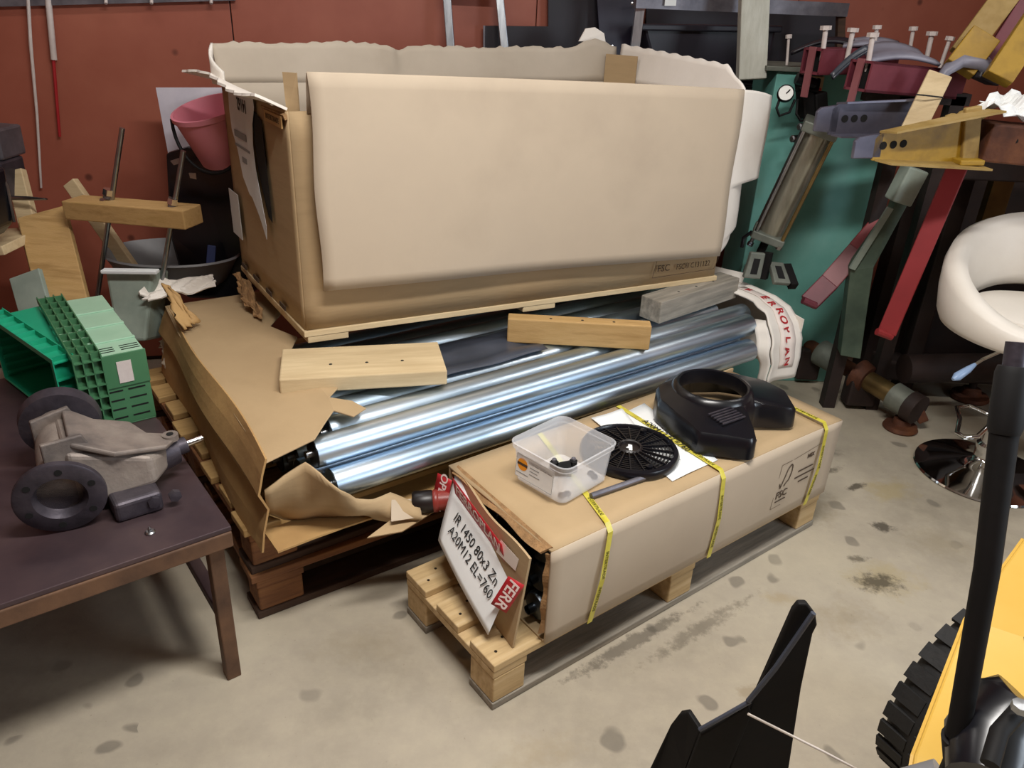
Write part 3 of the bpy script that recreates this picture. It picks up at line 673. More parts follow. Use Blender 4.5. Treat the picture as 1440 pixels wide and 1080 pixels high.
# right end: curved white-ish cardboard corner with red tape
EP = [(.42, .262), (.20, .268), (.06, .262), (-.01, .245), (-.06, .205), (-.088, .15), (-.098, .08), (-.096, .0)]
def endwrap(u, v):
    k = v * (len(EP) - 1); i_ = min(int(k), len(EP) - 2); f_ = k - i_
    y = EP[i_][0] * (1 - f_) + EP[i_ + 1][0] * f_; z = EP[i_][1] * (1 - f_) + EP[i_ + 1][1] * f_
    xl = 1.735 + .012 * math.sin(7 * v) + .005 * math.sin(31 * v) - .05 * v
    return Vector((xl + (1.86 - .02 * v - xl) * u, y + .01 * math.sin(5 * u), z + .006 * math.sin(7 * u) * (1 - v)))
MB().grid(endwrap, 12, 28).build('corner_panel', 'cardboard_white', rc, smooth='all', solid=.006)
MB().grid(lambda u, v: Vector((1.845, -.09 + .5 * u, .25 * v * (1 - .12 * (1 - u) ** 3) + .002)), 8, 6).build('end_panel', 'cardboard_white', rc, solid=.005)
def tpf(u, v):
    p = endwrap(.35 + .42 * u, .16 + .75 * v); q = endwrap(.35 + .42 * u, min(1, .17 + .75 * v)) - endwrap(.35 + .42 * u, .15 + .75 * v)
    n_ = Vector((0, q.z, -q.y)).normalized(); 
    if n_.z < -.2 or n_.y > .3: n_ = -n_
    return p + n_ * .005
tp_ = MB().grid(tpf, 3, 26).build('printed_tape', 'tape_pink', rc, smooth='all', solid=.0006)
for k, ch in enumerate('FERROPLAN'):
    vv = .06 + .11 * k; a = tpf(.5, vv - .02); c_ = tpf(.5, vv + .02); d = (c_ - a).normalized(); xx = Vector((1, 0, 0)); n_ = xx.cross(d)
    if n_.z < 0 and n_.y > 0 or (n_.z < -.01): n_ = -n_
    text(ch, .046, basis(tpf(.5, vv) + n_ * .003, d, n_.cross(d)), 'tape_red', tp_, bold=.001)
MB().grid(lambda u, v: endwrap(0, .5 + .5 * v) + Vector((-.005 - .035 * u * math.sin(math.pi * min(1, v + .15)), .004 + .035 * u, -.004 * u)), 4, 14).build('torn_edge', 'cardboard_white', rc, smooth='all', solid=.005)
MB().slab([(1.78, .36, .275), (1.84, .20, .275), (1.88, .22, .30), (1.82, .40, .30)], .004).build('torn_scrap', 'cardboard_white', rc)
# dark stretch film lying on the rollers
o = MB().grid(lambda u, v: in_r(.42 + .42 * u, .14 + .2 * v, .533 + .006 * math.sin(12 * v) + .003 * math.sin(9 * u + 4 * v)), 12, 8).build('stretch_film', 'film', smooth='all', solid=.001); tag(o, 'dark stretch film lying on the rollers between the timber blocks', 'film')
# black-capped tube at the carton's front
t = thing('capped_tube', 'dark red tube with a black cap beside the paper label', 'tube', Zp(640, 712, .30))
p, q = Zp(580, 707, .325), Zp(665, 700, .335)
MB().lathe([(.0, 0), (.026, 0), (.03, .006), (.03, .05), (.027, .055)], 24, axis(p, q)).build('cap', 'bottle_black', t, world=True, smooth=True)
MB().lathe([(.027, .052), (.03, .056), (.03, .064), (.027, .068)], 24, axis(p, q)).build('ring', 'bottle_red', t, world=True, smooth=True)
MB().lathe([(.026, .06), (.026, .3), (0, .3)], 24, axis(p, q)).build('body', 'bottle_red', t, world=True, smooth=True)

# ------------------------------------------------------------------ timbers under the big carton
def timber(label, a, b_, depth, z0, z1, m='timber', name='timber_block'):
    a, b_ = Vector((a[0], a[1], 0)), Vector((b_[0], b_[1], 0)); L_ = (b_ - a).length; yaw = math.degrees(math.atan2(b_.y - a.y, b_.x - a.x))
    t = thing(name, label, 'timber', (a.x, a.y, z0), yaw, 'timber blocks under the big carton')
    MB().box(0, L_, 0, depth, 0, z1 - z0).build('block', m, t, bevel=.004)
    for k in range(3):
        MB().lathe([(.005, 0), (.004, .0006), (0, .0006)], 8, Matrix.Translation((L_ * (.3 + .22 * k), depth * .4, z1 - z0))).build('nail_hole', 'hole', t)
    return t
timber('pale flat timber block under the left corner of the big carton', Zp(392, 534, .592), Zp(629, 521, .592), .20, .548, .592, 'timber_pale')
timber('yellowish timber block on edge under the middle of the big carton', Zp(714, 448, .612), Zp(917, 459, .612), .05, .53, .612)
timber('grey weathered timber block under the far right of the big carton', Zp(930, 430, .6), Zp(1040, 395, .6), .09, .532, .612, 'pallet_grey')
timber('short timber block hidden under the back of the big carton', (-.75, 2.55), (-.45, 2.75), .10, .552, .612, 'timber_pale')
timber('short timber block hidden under the back right of the big carton', (.1, 2.95), (.4, 3.1), .10, .532, .612, 'timber_pale')

# ------------------------------------------------------------------ big open carton
BO, BY = (-0.600, 2.071, .612), 27.6
BL, BW, BH = 1.49, .66, .60
bb = thing('big_carton', 'huge open brown carton standing on timber blocks over the rollers', 'carton', BO, BY)
MB().box(-.01, BL + .01, -.01, BW, 0, .018).build('base_board', 'timber_pale', bb, bevel=.002)
for x in (0, .70, 1.36):
    MB().box(x, x + .12, -.008, BW - .02, -.018 if x else -.02, 0).build('base_runner', 'timber_pale', bb, bevel=.002)
Z0 = .02
def wall_sheet(a, b_, name, m, n=24, h=BH, bow=(0, 0), torn=0):
    a, b_ = Vector((a[0], a[1], Z0)), Vector((b_[0], b_[1], Z0)); d = b_ - a; nn = Vector((d.y, -d.x, 0)).normalized()
    def fn(u, v):
        hh = h + (torn * (math.sin(37 * u) + math.sin(91 * u + 1)) * .5 if v == 1 else 0)
        return a + d * u + nn * (bow[0] * math.sin(math.pi * u) * (.3 + .7 * v)) + Vector((0, 0, hh * v))
    return MB().grid(fn, n, 8).build(name, m, bb, smooth='all', solid=.008)
wall_sheet((0, 0), (BL, 0), 'front_panel', 'cardboard', bow=(.01, 0))
wall_sheet((0, BW), (0, 0), 'left_panel', 'cardboard', bow=(.010, 0), torn=.004)
wall_sheet((BL, BW), (0, BW), 'back_panel', 'cardboard_inside')
wall_sheet((BL, 0), (BL, BW), 'right_panel', 'cardboard_inside')
# upright back flap, torn along its top edge
JIT = [random.uniform(-.005, .005) for _ in range(120)]
def bflap(u, v):
    x = -.012 + (BL + .01) * u; t_ = +.002 * math.sin(29 * u) + JIT[int(u * 90 + .5)]
    dent = -.02 * math.exp(-((u - .40) / .02) ** 2); step = -.012 if u > .40 else 0
    hump = .03 * math.exp(-((u - .93) / .04) ** 2)
    hh = .115 + dent + step + hump + (t_ if v == 1 else 0) + .02 * u
    return Vector((x, BW + .03 * v + .012 * math.sin(5 * u) * v + (-.03 * math.exp(-((u - .385) / .015) ** 2)) * v, Z0 + BH + hh * v))
MB().grid(bflap, 90, 6).build('back_flap', 'cardboard_inside', bb, smooth='all', solid=.007)
# back flap's rolled left corner
MB().grid(lambda u, v: Vector((-.012 - .02 * math.sin(math.pi * u), BW + .03 - .11 * u, Z0 + BH + (.115 - .075 * u) * v)), 8, 4).build('torn_corner', 'cardboard_white', bb, smooth='all', solid=.007)
# right flap upright
MB().grid(lambda u, v: Vector((BL + .012 * v + .01 * math.sin(4 * u) * v, BW * (1 - u), Z0 + BH + (.135 - .03 * u - .06 * max(0, u - .85) / .15 + (.003 * math.sin(60 * u) if v == 1 else 0)) * v)), 40, 6).build('right_flap', 'cardboard_white', bb, smooth='all', solid=.007)
# left flap, folded outwards and torn short
MB().grid(lambda u, v: Vector((-.075 * v - .035 * v * max(0, .3 - u) / .3 + (.006 * math.sin(50 * u) if v == 1 else 0), BW + .03 - (BW + .02) * u, Z0 + BH + .004 + .028 * v + .012 * math.sin(7 * u) * v)), 40, 4).build('left_flap', 'cardboard_white', bb, solid=.007)
MB().grid(lambda u, v: Vector((-.006 - .004 * v, BW * .30 * (1 - u), Z0 + BH - .02 + .012 * v)), 10, 2).build('torn_edge', 'cardboard_edge', bb, solid=.01)
# corner reinforcement seen inside, and inside flap at the front left
MB().slab([(.004, .03, Z0 + BH - .02), (.03, .012, Z0 + BH - .02), (.03, .012, Z0 + BH + .09), (.004, .04, Z0 + BH + .09)], .006).build('corner_strip', 'cardboard', bb)
MB().slab([(BL - .004, BW - .12, Z0 + .3), (BL - .06, BW - .006, Z0 + .3), (BL - .06, BW - .006, Z0 + BH + .1), (BL - .004, BW - .12, Z0 + BH + .1)], .006).build('corner_strip', 'cardboard', bb)
# front flap: folded over the rim and hanging outside, with the side tab at the right
ST, SB = Z0 + BH + .095, Z0 + .128
def hang(u, v):
    x = .045 + (BL - .075) * u
    y = -.035 - .004 * math.sin(math.pi * v) - .004 * math.sin(3 * math.pi * u) * v
    return Vector((x + .004 * math.sin(9 * v), y - .01 * v, ST + .008 * math.sin(2.2 * u) - .058 * u - (ST - SB) * v + .012 * u * v))
MB().grid(hang, 40, 16).build('front_flap', 'cardboard_pale', bb, smooth='all', solid=.007)
MB().grid(lambda u, v: hang(u, 0) + Vector((0, .03 * v, -.10 * v * v + .003 * math.sin(math.pi * v))), 40, 4).build('front_flap_return', 'cardboard_pale', bb, smooth='all', solid=.006)
def tab(u, v):
    wtab = .21 if v < .58 else .135
    base = hang(1, v)
    if v > .93: wtab *= .85
    return base + Vector((wtab * u, .012 + .05 * u + .03 * u * u, -.01 * u - .02 * u * u * (1 - v) + .04 * u * v))
MB().grid(tab, 8, 60).build('side_tab', 'cardboard_white', bb, smooth='all', solid=.006)  # same sheet as the front flap, whitened to carry the window light
# printing, torn label and tape scraps
def wr(s, sz, x, z, **k): return text(s, sz, basis(Vector((x, -.0145, z)), (1, 0, 0), (0, 0, 1)), 'ink_brown', bb, **k)
wr('FSC', .034, 1.245, .075); wr('FSC® C131122', .028, 1.375, .073, sx=.85)
ink_line([(1.2, -.0155, .045), (1.47, -.0155, .05), (1.485, -.0155, .085), (1.485, -.0155, .12)], .002, bb); ink_line([(1.2, -.0155, .045), (1.215, -.0155, .13)], .002, bb)
def lab_pt(yy, zz, o=.012): return Vector((-.0185 - o, yy, zz))
LY = [(.50, .625), (.515, .56), (.51, .50), (.46, .45), (.42, .375), (.36, .335), (.33, .33), (.26, .285), (.205, .235), (.20, .275), (.27, .42), (.285, .49), (.27, .55), (.235, .60), (.24, .628), (.37, .632)]
b_ = MB(); n_ = len(LY); b_.add([lab_pt(y, z, .004 + .010 * max(0, .5 - z) / .3) for y, z in LY], [tuple(range(n_))])
tl = b_.build('torn_label', 'paper_grey', bb, solid=.0008); tl['label'] = 'torn white paper label hanging down the side'
text('14162', .05, basis(lab_pt(.36, .592, .006), (0, 1, 0), (0, 0, -1)), 'ink', tl, bold=.001, sx=.8)
for wl, hl, yy, zz in ((.13, .02, .40, .50), (.16, .008, .39, .465), (.05, .016, .38, .43)): print_line(wl, hl, basis(lab_pt(yy, zz, .0085), (0, 1, 0), (0, 0, -1)), 'ink_grey', tl)
b_ = MB(); b_.slab([(-.0178, .285, .59), (-.0178, .235, .585), (-.0178, .19, .57), (-.0178, .18, .40), (-.0178, .175, .29), (-.0178, .21, .30), (-.0178, .27, .42)], .0008); b_.build('torn_hole', 'hole', bb)
MB().box(-.0155, -.012, .02, .17, .575, .605).build('tape_strip', 'wrap_brown', bb); text('INTERTRADE', .02, basis(Vector((-.0162, .095, .59)), (0, -1, 0), (0, 0, 1)), 'ink_brown', bb)
MB().box(-.021, -.0185, .545, .655, .14, .29).build('paper_patch', 'paper_grey', bb)
for yy, zz in ((.56, .03), (.42, .03), (.28, .028), (.14, .03)):
    MB().box(-.016, -.012, yy, yy + .055, zz, zz + .014).build('torn_slot', 'ink_brown', bb)
# scalloped torn scrap on the back corner
b_ = MB(); b_.slab([(BL - .16, BW + .04, Z0 + BH + .14), (BL - .13, BW + .045, Z0 + BH + .185), (BL - .09, BW + .045, Z0 + BH + .19), (BL - .05, BW + .04, Z0 + BH + .17), (BL - .04, BW + .04, Z0 + BH + .14)], .005); b_.build('torn_scrap', 'cardboard_white', bb)
for ch in bb.children_recursive:       # the soft carton has been pushed out of square
    if ch.type == 'MESH' and ch.name.split('.')[0] not in ('front_flap', 'side_tab', 'front_flap_return'):
        for v in ch.data.vertices: v.co.x -= .10 * v.co.y

# ------------------------------------------------------------------ steel bench at the left
TO, TY, BZ = (-.602, 1.383, 0), 38.2, .45
TM = Matrix.Translation(TO) @ Matrix.Rotation(R(TY), 4, 'Z')
def on_t(x, y, z=BZ): return TM @ Vector((x, y, z))
bt = thing('work_bench', 'low dark steel bench with a rusty edge at the left', 'bench', TO, TY)
MB().box(-1.5, 0, 0, 1.06, BZ - .012, BZ).build('top_plate', 'bench_steel', bt, bevel=.002)
MB().box(-1.5, -.001, -.004, .03, BZ - .052, BZ - .012).build('front_rail', 'bench_edge', bt, bevel=.003)
MB().box(-.03, .002, .03, 1.05, BZ - .052, BZ - .012).build('side_rail', 'bench_steel', bt, bevel=.003)
for x, y in ((-.035, .012), (-.035, .98), (-1.45, .012), (-1.45, .98)):
    b_ = MB(); b_.bar((x, y + .02, BZ - .05), (x - .004, y + .02, .0), .034, .034, (0, 1, 0)); b_.build('leg', 'bench_edge', bt, bevel=.003)
for y in (.5, .96): MB().box(-1.44, -.05, y, y + .05, .16, .2).build('stretcher', 'maroon', bt, bevel=.003)
MB().box(-.05, -.02, .06, .96, .17, .2).build('stretcher', 'bench_steel', bt, bevel=.003)
MB().box(-.22, -.0, .40, .56, BZ, BZ + .004).build('steel_offcut', 'bench_steel', bt)
# screw on the bench
t = thing('screw', 'small steel screw standing head-down on the bench', 'screw', on_t(-.15, .072))
MB().lathe([(0, 0), (.010, 0), (.011, .003), (.008, .006)], 16).build('head', 'steel', t, smooth=True)
MB().lathe([(.004, .005), (.004, .012), (0, .018)], 10).build('tip', 'steel', t)

# green crates lying on their sides: rim and ribs face left, bottoms face right
def crate(name, label, x0, x1, y0, y1, z0, z1, m_body, m_side, m_rim, rim_x, slots, turn=0):
    t = thing(name, label, 'crate', on_t((x0 + x1) / 2, (y0 + y1) / 2, z0), TY + turn, 'plastic crates on the bench')
    cx, cy = (x0 + x1) / 2, (y0 + y1) / 2; hx, hy, H = (x1 - x0) / 2, (y1 - y0) / 2, z1 - z0; w_ = .006
    MB().box(hx - w_, hx, -hy + .012, hy - .012, .012, H - .012).build('base', m_body, t, bevel=.003)
    MB().box(-hx, hx, -hy, hy, H - w_, H).build('side_wall', m_side, t, bevel=.003)
    MB().box(-hx, hx, -hy, hy, 0, w_).build('side_wall', m_body, t, bevel=.003)
    MB().box(-hx, hx, hy - w_, hy, w_, H - w_).build('end_wall', m_body, t)
    MB().box(-hx, hx, -hy, -hy + w_, w_, H - w_).build('end_wall', m_body, t)
    for zf in ((.86, .99) if slots else ()):
        pass
    if slots:
        MB().box(-hx + .05, hx + .002, -hy - .004, -hy, H * .55, H + .002).build('stiff_band', m_body, t, bevel=.002)
        for r_ in range(4):
            for c_ in range(2):
                a = -hx + .055 + c_ * .055; zz = .022 + r_ * .026
                MB().box(a, a + .042, -hy - .0012, -hy, zz, zz + .004).build('slot', 'hole', t)
        for yy in (-.6, -.1, .4):
            MB().box(-hx + .05, hx, hy * yy - .006, hy * yy + .006, H, H + .004).build('rib', m_side, t, bevel=.001)
        for r_ in range(3):
            for c_ in range(2): MB().box(-hx + .055 + c_ * .06, -hx + .10 + c_ * .06, -hy + .02 + r_ * .014, -hy + .024 + r_ * .014, H, H + .0008).build('slot', 'hole', t)
    # flange lattice round the opening
    f0, f1, e = -hx - .004, -hx + rim_x, .018 if slots else .014
    n = 4 if slots else 2
    for k in range(n):
        a = f0 + (f1 - f0) * k / (n - 1)
        b_ = MB(); b_.box(a - .0015, a + .0015, -hy - e, hy + e, H, H + e); b_.build('rim_web', m_rim, t)
        b_ = MB(); b_.box(a - .0015, a + .0015, -hy - e, -hy, 0, H); b_.build('rim_web', m_rim, t)
    nz = 6 if slots else 4
    for k in range(nz + 1):
        zz = H * k / nz; MB().box(f0, f1, -hy - e, -hy, zz - .0015, zz + .0015).build('rim_cell', m_rim, t)
    ny = 9 if slots else 6
    for k in range(ny + 1):
        yy = -hy + 2 * hy * k / ny; MB().box(f0, f1, yy - .0015, yy + .0015, H, H + e).build('rim_cell', m_rim, t)
    if slots:
        MB().box(f0 + .002, f1, -hy - .004, -hy, H * .5, H * .98).build('rim_back', m_rim, t)
        for yy0 in (-.9, .3): MB().box(f0 + .002, f1, hy * yy0, hy * (yy0 + .5), H, H + .003).build('rim_back', m_rim, t)
    else:
        for k in range(7):
            zz = .02 + k * (H - .04) / 6
            MB().tube([(-hx + .01, hy - w_ - .004, zz), (hx - .02, hy - w_ - .004, zz)], .007, 8).build('inner_rib', m_body, t, smooth=True)
            MB().tube([(hx - w_ - .003, -hy + .02, zz), (hx - w_ - .003, hy - .02, zz)], .006, 8).build('inner_rib', m_body, t, smooth=True)
    return t
c1 = crate('plastic_crate', 'dark green ribbed plastic crate on its side with a torn sticker', -.165, .0, .585, 1.055, BZ, BZ + .205, 'crate_green', 'crate_top_lit', 'crate_green', .06, True)
MB().box(.01, .045, -.235 - .0062, -.235 - .0045, .125, .185).build('sticker', 'pole_white', c1)
c2 = crate('plastic_crate', 'bright teal-green plastic crate on its side, open end showing', -.255, -.10, .645, 1.065, BZ + .004, BZ + .196, 'crate_teal', 'crate_teal', 'crate_teal', .045, False, 13)

# differential housing
df = thing('axle_housing', 'cast iron differential housing with a bolted hub flange on the bench', 'housing', on_t(-.22, .3), TY)
fc = on_t(-.288, .175, BZ + .09); fd = (on_t(-.235, .45, BZ + .118) - fc).normalized()
FM = axis(fc - fd * .012, fc)
MB().lathe([(.036, .05), (.046, .012), (.050, .004), (.052, 0), (.084, 0), (.088, .003), (.088, .014), (.084, .018), (.05, .022)], 48, FM).build('hub_flange', 'cast_dark', df, world=True, smooth=True)
for k in range(6):
    a = 2 * math.pi * k / 6 + .35
    h_ = FM @ Matrix.Translation((.068 * math.cos(a), .068 * math.sin(a), -.001))
    fl_ = MB().lathe([(.0075, 0), (.0075, .0015), (.005, .0012), (0, .0012)], 12, h_).build('bolt_hole', 'hole', df, world=True)
MB().lathe([(.0, .052), (.042, .05)], 24, FM).build('bore', 'hole', df, world=True)
MB().tube([fc + fd * .01, fc + fd * .07, fc + fd * .16, fc + fd * .26], [.048, .042, .05, .052], 20).build('axle_tube', 'cast_iron', df, world=True, smooth=True)
bk = fc + fd * .29
MB().lathe([(.03, -.03), (.085, -.02), (.088, 0), (.088, .012), (.08, .014), (.03, .016)], 36, axis(bk, bk + fd)).build('rear_flange', 'cast_dark', df, world=True, smooth=True)
# ribs and tapered nose
up = Vector((0, 0, 1)); tx = (TM.to_3x3() @ Vector((1, 0, 0)))
def dl(x, y, z): return on_t(x, y, BZ + z)
body = MB(); body.add([dl(-.26, .22, .16), dl(-.10, .19, .115), dl(-.055, .23, .10), dl(-.06, .28, .10), dl(-.10, .36, .13), dl(-.25, .40, .17),
                       dl(-.27, .20, .03), dl(-.10, .18, .045), dl(-.06, .225, .05), dl(-.065, .28, .05), dl(-.10, .36, .03), dl(-.26, .42, .02)],
    [(0, 1, 2, 3, 4, 5), (11, 10, 9, 8, 7, 6), (0, 6, 7, 1), (1, 7, 8, 2), (2, 8, 9, 3), (3, 9, 10, 4), (4, 10, 11, 5), (5, 11, 6, 0)])
body.build('gear_casing', 'cast_iron', df, world=True, bevel=.012, seg=3)
MB().slab([dl(-.245, .225, .178), dl(-.17, .185, .15), dl(-.06, .205, .122), dl(-.035, .235, .118), (dl(-.03, .255, .115)), dl(-.05, .275, .118), dl(-.12, .285, .14), dl(-.23, .40, .185)], .012).build('top_web', 'cast_iron', df, world=True, bevel=.004)
for yy in (.235, .385):
    MB().slab([dl(-.30, yy, .19 - (yy - .235) * .1), dl(-.22, yy + .004, .19), dl(-.20, yy + .006, .14), dl(-.30, yy, .1)], .012).build('rib', 'cast_iron', df, world=True, bevel=.003)
MB().lathe([(.018, 0), (.018, .014)], 18, Matrix.Translation(dl(-.042, .247, .112))).build('lug', 'cast_iron', df, world=True, smooth=True)
MB().lathe([(.008, 0), (.008, .001), (0, .001)], 14, Matrix.Translation(dl(-.042, .247, .1265))).build('lug_hole', 'hole', df, world=True)
MB().tube([dl(-.09, .265, .07), dl(-.03, .27, .072), dl(-.03, .27, .072), dl(-.005, .272, .074)], [.045, .036, .02, .02], 18).build('pinion_nose', 'cast_dark', df, world=True, smooth=True)
MB().tube([dl(-.01, .272, .074), dl(.035, .275, .077)], .0085, 12).build('shaft_end', 'chrome', df, world=True, smooth=True)
MB().box(-.20 + .22, -.1 + .22, .14 - .3, .22 - .3, .0, .05).build('lower_bracket', 'cast_dark', df, bevel=.01, seg=3)
for x in (-.12, -.075): MB().lathe([(.014, 0), (.014, .012), (0, .013)], 6, axis(dl(x, .145, .03), dl(x, .10, .03))).build('bolt', 'cast_dark', df, world=True)

# ------------------------------------------------------------------ behind the bench, against the wall
def leaning(name, label, cat, p, q, w_, h_, m, up=(0, -1, .2), group=None, bevel=.003, base=None):
    t = thing(name, label, cat, base or q, group=group); MB().bar(p, q, w_, h_, up).build('board' if 'bo' in name or 'pl' in name else 'bar', m, t, world=True, bevel=bevel); return t
o = MB().tube([Wp(38, -30, .02), Wp(43, 60, .025), Wp(52, 160, .025), Wp(58, 264, .02)], [.006, .006, .005, .004], 8).build('thin_cane', 'pole_white', smooth=True); tag(o, 'thin pale cane hanging on the red wall, leftmost', 'cane')
t = thing('marker_stick', 'white stick with a thin red lower half hanging on the wall', 'stick', Wp(84, 192, .02))
MB().tube([Wp(65, -30, .02), Wp(76, 84, .02)], .011, 10).build('white_half', 'pole_white', t, world=True, smooth=True)
MB().tube([Wp(75, 82, .02), Wp(84, 192, .02)], [.006, .005], 8).build('red_half', 'pole_red', t, world=True, smooth=True)
t = thing('tool_rail', 'grey metal tool rail along the top of the red wall', 'rail', Wp(120, 2, .02))
a, b_ = Wp(-60, 6, .014), Wp(330, -4, .014); MB().bar(a + Vector((0, 0, .014)), b_ + Vector((0, 0, .014)), .02, .05).build('rail', 'steel_dull', t, world=True)
for px in (149, 213, 297):
    MB().tube([Wp(px, -6, .03), Wp(px, 5, .05)], .006, 8).build('peg', 'pole_white', t, world=True)
# clamp: plank with two threaded rods
t = thing('plank_clamp', 'short timber plank clamped on two leaning threaded rods', 'clamp', Yp(140, 420, 2.55))
pa, pb = Yp(104, 291, 2.60), Yp(272, 305, 2.50); MB().bar(pa, pb, .10, .062, (0, 0, 1)).build('plank', 'timber', t, world=True, bevel=.004)
for (ax, ay, bx, by, d, lo_) in ((172, 180, 135, 430, 2.57, (152, 270)), (258, 212, 224, 415, 2.50, (243, 283))):
    MB().tube([Yp(ax, ay, d + .02), Yp(bx, by, d)], .0085, 10).build('threaded_rod', 'steel', t, world=True, smooth=True)
    p = Yp(*lo_, d + .01); dr = (Yp(ax, ay, d + .02) - Yp(bx, by, d)).normalized()
    MB().lathe([(.008, -.01), (.017, -.01), (.017, .01), (.008, .01)], 6, axis(p, p + dr)).build('nut', 'chrome', t, world=True)
    p2 = p - dr * .03
    MB().lathe([(.008, -.004), (.022, -.004), (.022, .0), (.008, .0)], 16, axis(p2, p2 + dr)).build('washer', 'steel', t, world=True)
    p3 = p - dr * .016; MB().lathe([(.009, -.006), (.013, -.006), (.013, .006), (.009, .006)], 12, axis(p3, p3 + dr)).build('spacer', 'steel_dull', t, world=True)
# planks and sticks leaning
leaning('plank', 'broad scorched timber plank leaning behind the green crates', 'plank', Yp(60, 300, 2.62), Yp(95, 440, 2.42), .155, .03, 'timber', (.2, -1, .3))
leaning('stick_board', 'narrow dark stick slanting behind the plank clamp', 'stick', Yp(99, 256, 2.80), Yp(190, 385, 2.72), .05, .03, 'timber_pale', (0, -1, 0))
leaning('plank', 'pale narrow board leaning in the far left corner', 'plank', Yp(22, 240, 2.70), Yp(62, 400, 2.55), .06, .03, 'timber_pale', (0, -1, .2))
leaning('plank', 'grey-green board end low behind the crates', 'plank', Yp(36, 385, 2.45), Yp(60, 470, 2.35), .11, .02, 'green_worn', (0, -1, .2))
# machine box at the far left edge on a wooden shelf
t = thing('wall_shelf', 'small worn wooden shelf at the left edge', 'shelf', Yp(0, 345, 2.5))
MB().bar(Yp(-60, 345, 2.55), Yp(37, 337, 2.55), .26, .03).build('board', 'timber_pale', t, world=True, bevel=.003)
MB().bar(Yp(-50, 365, 2.62), Yp(-40, 450, 2.62), .04, .04, (0, 1, 0)).build('bracket', 'dark_wood', t, world=True)
t = thing('tool_case', 'dark tool case standing on the wooden shelf at the left edge', 'case', Yp(0, 330, 2.5))
b_ = MB(); b_.slab([Yp(-60, 215, 2.5), Yp(8, 235, 2.5), Yp(20, 312, 2.5), Yp(8, 326, 2.5), Yp(-60, 330, 2.5)], .12); b_.build('case_body', 'black_plastic', t, world=True, bevel=.01)
MB().tube([Yp(-4, 236, 2.49), Yp(10, 262, 2.49), Yp(20, 312, 2.49)], .005, 8).build('trim', 'steel', t, world=True, smooth=True)
t = thing('metal_vise', 'grey metal block above the tool case at the left edge', 'vise', Yp(0, 240, 2.62))
MB().bar(Yp(-40, 196, 2.7), Yp(17, 200, 2.7), .14, .10).build('jaw', 'steel_dull', t, world=True, bevel=.008)
MB().bar(Yp(-40, 246, 2.68), Yp(22, 250, 2.68), .14, .13).build('body', 'cast_dark', t, world=True, bevel=.01)
MB().tube([Yp(8, 278, 2.62), Yp(42, 279, 2.6), Yp(66, 280, 2.6)], [.008, .007, .003], 8).build('screw_handle', 'steel', t, world=True, smooth=True)
# pink bucket on a black case, grey board behind
t = thing('sheet_board', 'pale grey square board leaning on the wall behind the pink bucket', 'board', Yp(250, 350, 2.95))
b_ = MB(); b_.slab([Yp(219, 123, 2.94), Yp(330, 123, 2.94), Yp(345, 300, 2.87), Yp(252, 300, 2.87)], -.012); b_.build('board', 'grey_board', t, world=True)
bc = Yp(322, 224, 2.76); bp_ = thing('bucket', 'pink plastic bucket with a dark wire handle beside the big carton', 'bucket', bc)
tl_ = Matrix.Translation(bc + Vector((0.0, 0, .0))) @ Matrix.Rotation(R(-10), 4, 'Y') @ Matrix.Rotation(R(14), 4, 'X')
MB().lathe([(0, .0), (.085, 0), (.090, .006), (.120, .165), (.127, .17), (.127, .185), (.119, .186), (.114, .165), (.084, .012), (0, .008)], 40, tl_).build('pail', 'pink', bp_, world=True, smooth=True)
MB().tube([tl_ @ Vector((-.128 * math.cos(a), -.03 - .10 * math.sin(a), .16 - .15 * math.sin(a))) for a in [R(-4 + 9.4 * k) for k in range(20)]], .006, 8).build('handle', 'black_rubber', bp_, world=True, smooth=True)
t = thing('black_case', 'black plastic case standing under the pink bucket', 'case', Yp(290, 380, 2.75))
b_ = MB(); b_.slab([Yp(232, 215, 2.78), Yp(262, 206, 2.78), Yp(345, 222, 2.78), Yp(345, 420, 2.72), Yp(262, 420, 2.72), Yp(238, 330, 2.76)], -.16); b_.build('case_body', 'black_plastic', t, world=True, bevel=.012)
b_ = MB(); b_.slab([Yp(240, 226, 2.70), Yp(252, 222, 2.70), Yp(256, 229, 2.70), Yp(245, 232, 2.70)], .004); b_.build('latch', 'steel', t, world=True)
b_ = MB(); b_.slab([Yp(266, 243, 2.68), Yp(276, 243, 2.68), Yp(277, 252, 2.68), Yp(268, 250, 2.68)], .004); b_.build('latch', 'steel', t, world=True)
leaning('blue_post', 'dark blue strap standing behind the torn carton', 'strap', Yp(298, 345, 2.70), Yp(294, 400, 2.66), .03, .01, 'blue_strap', (0, -1, 0))
# oval grey tub
oc = Yp(235, 400, 2.62); t = thing('grey_tub', 'wide grey oval tub under the plank clamp', 'tub', oc)
MB().lathe([(0, 0), (.17, 0), (.19, .02), (.235, .10), (.245, .105), (.24, .112), (.228, .10), (.18, .02), (0, .015)], 40, Matrix.Translation(oc + Vector((-.01, .1, -.02))) @ Matrix.Diagonal((1, .7, 1, 1))).build('bowl', 'grey_plastic', t, world=True, smooth=True)
t = thing('pale_bin', 'pale grey plastic bin left of the torn carton', 'bin', Yp(170, 440, 2.4))
b_ = MB(); b_.slab([Yp(147, 382, 2.45), Yp(215, 380, 2.45), Yp(205, 480, 2.38), Yp(165, 480, 2.38)], -.12); b_.build('bin_body', 'green_worn', t, world=True, bevel=.01)
MB().bar(Yp(144, 381, 2.43), Yp(222, 382, 2.43), .03, .012).build('rim', 'paper_grey', t, world=True, bevel=.003)
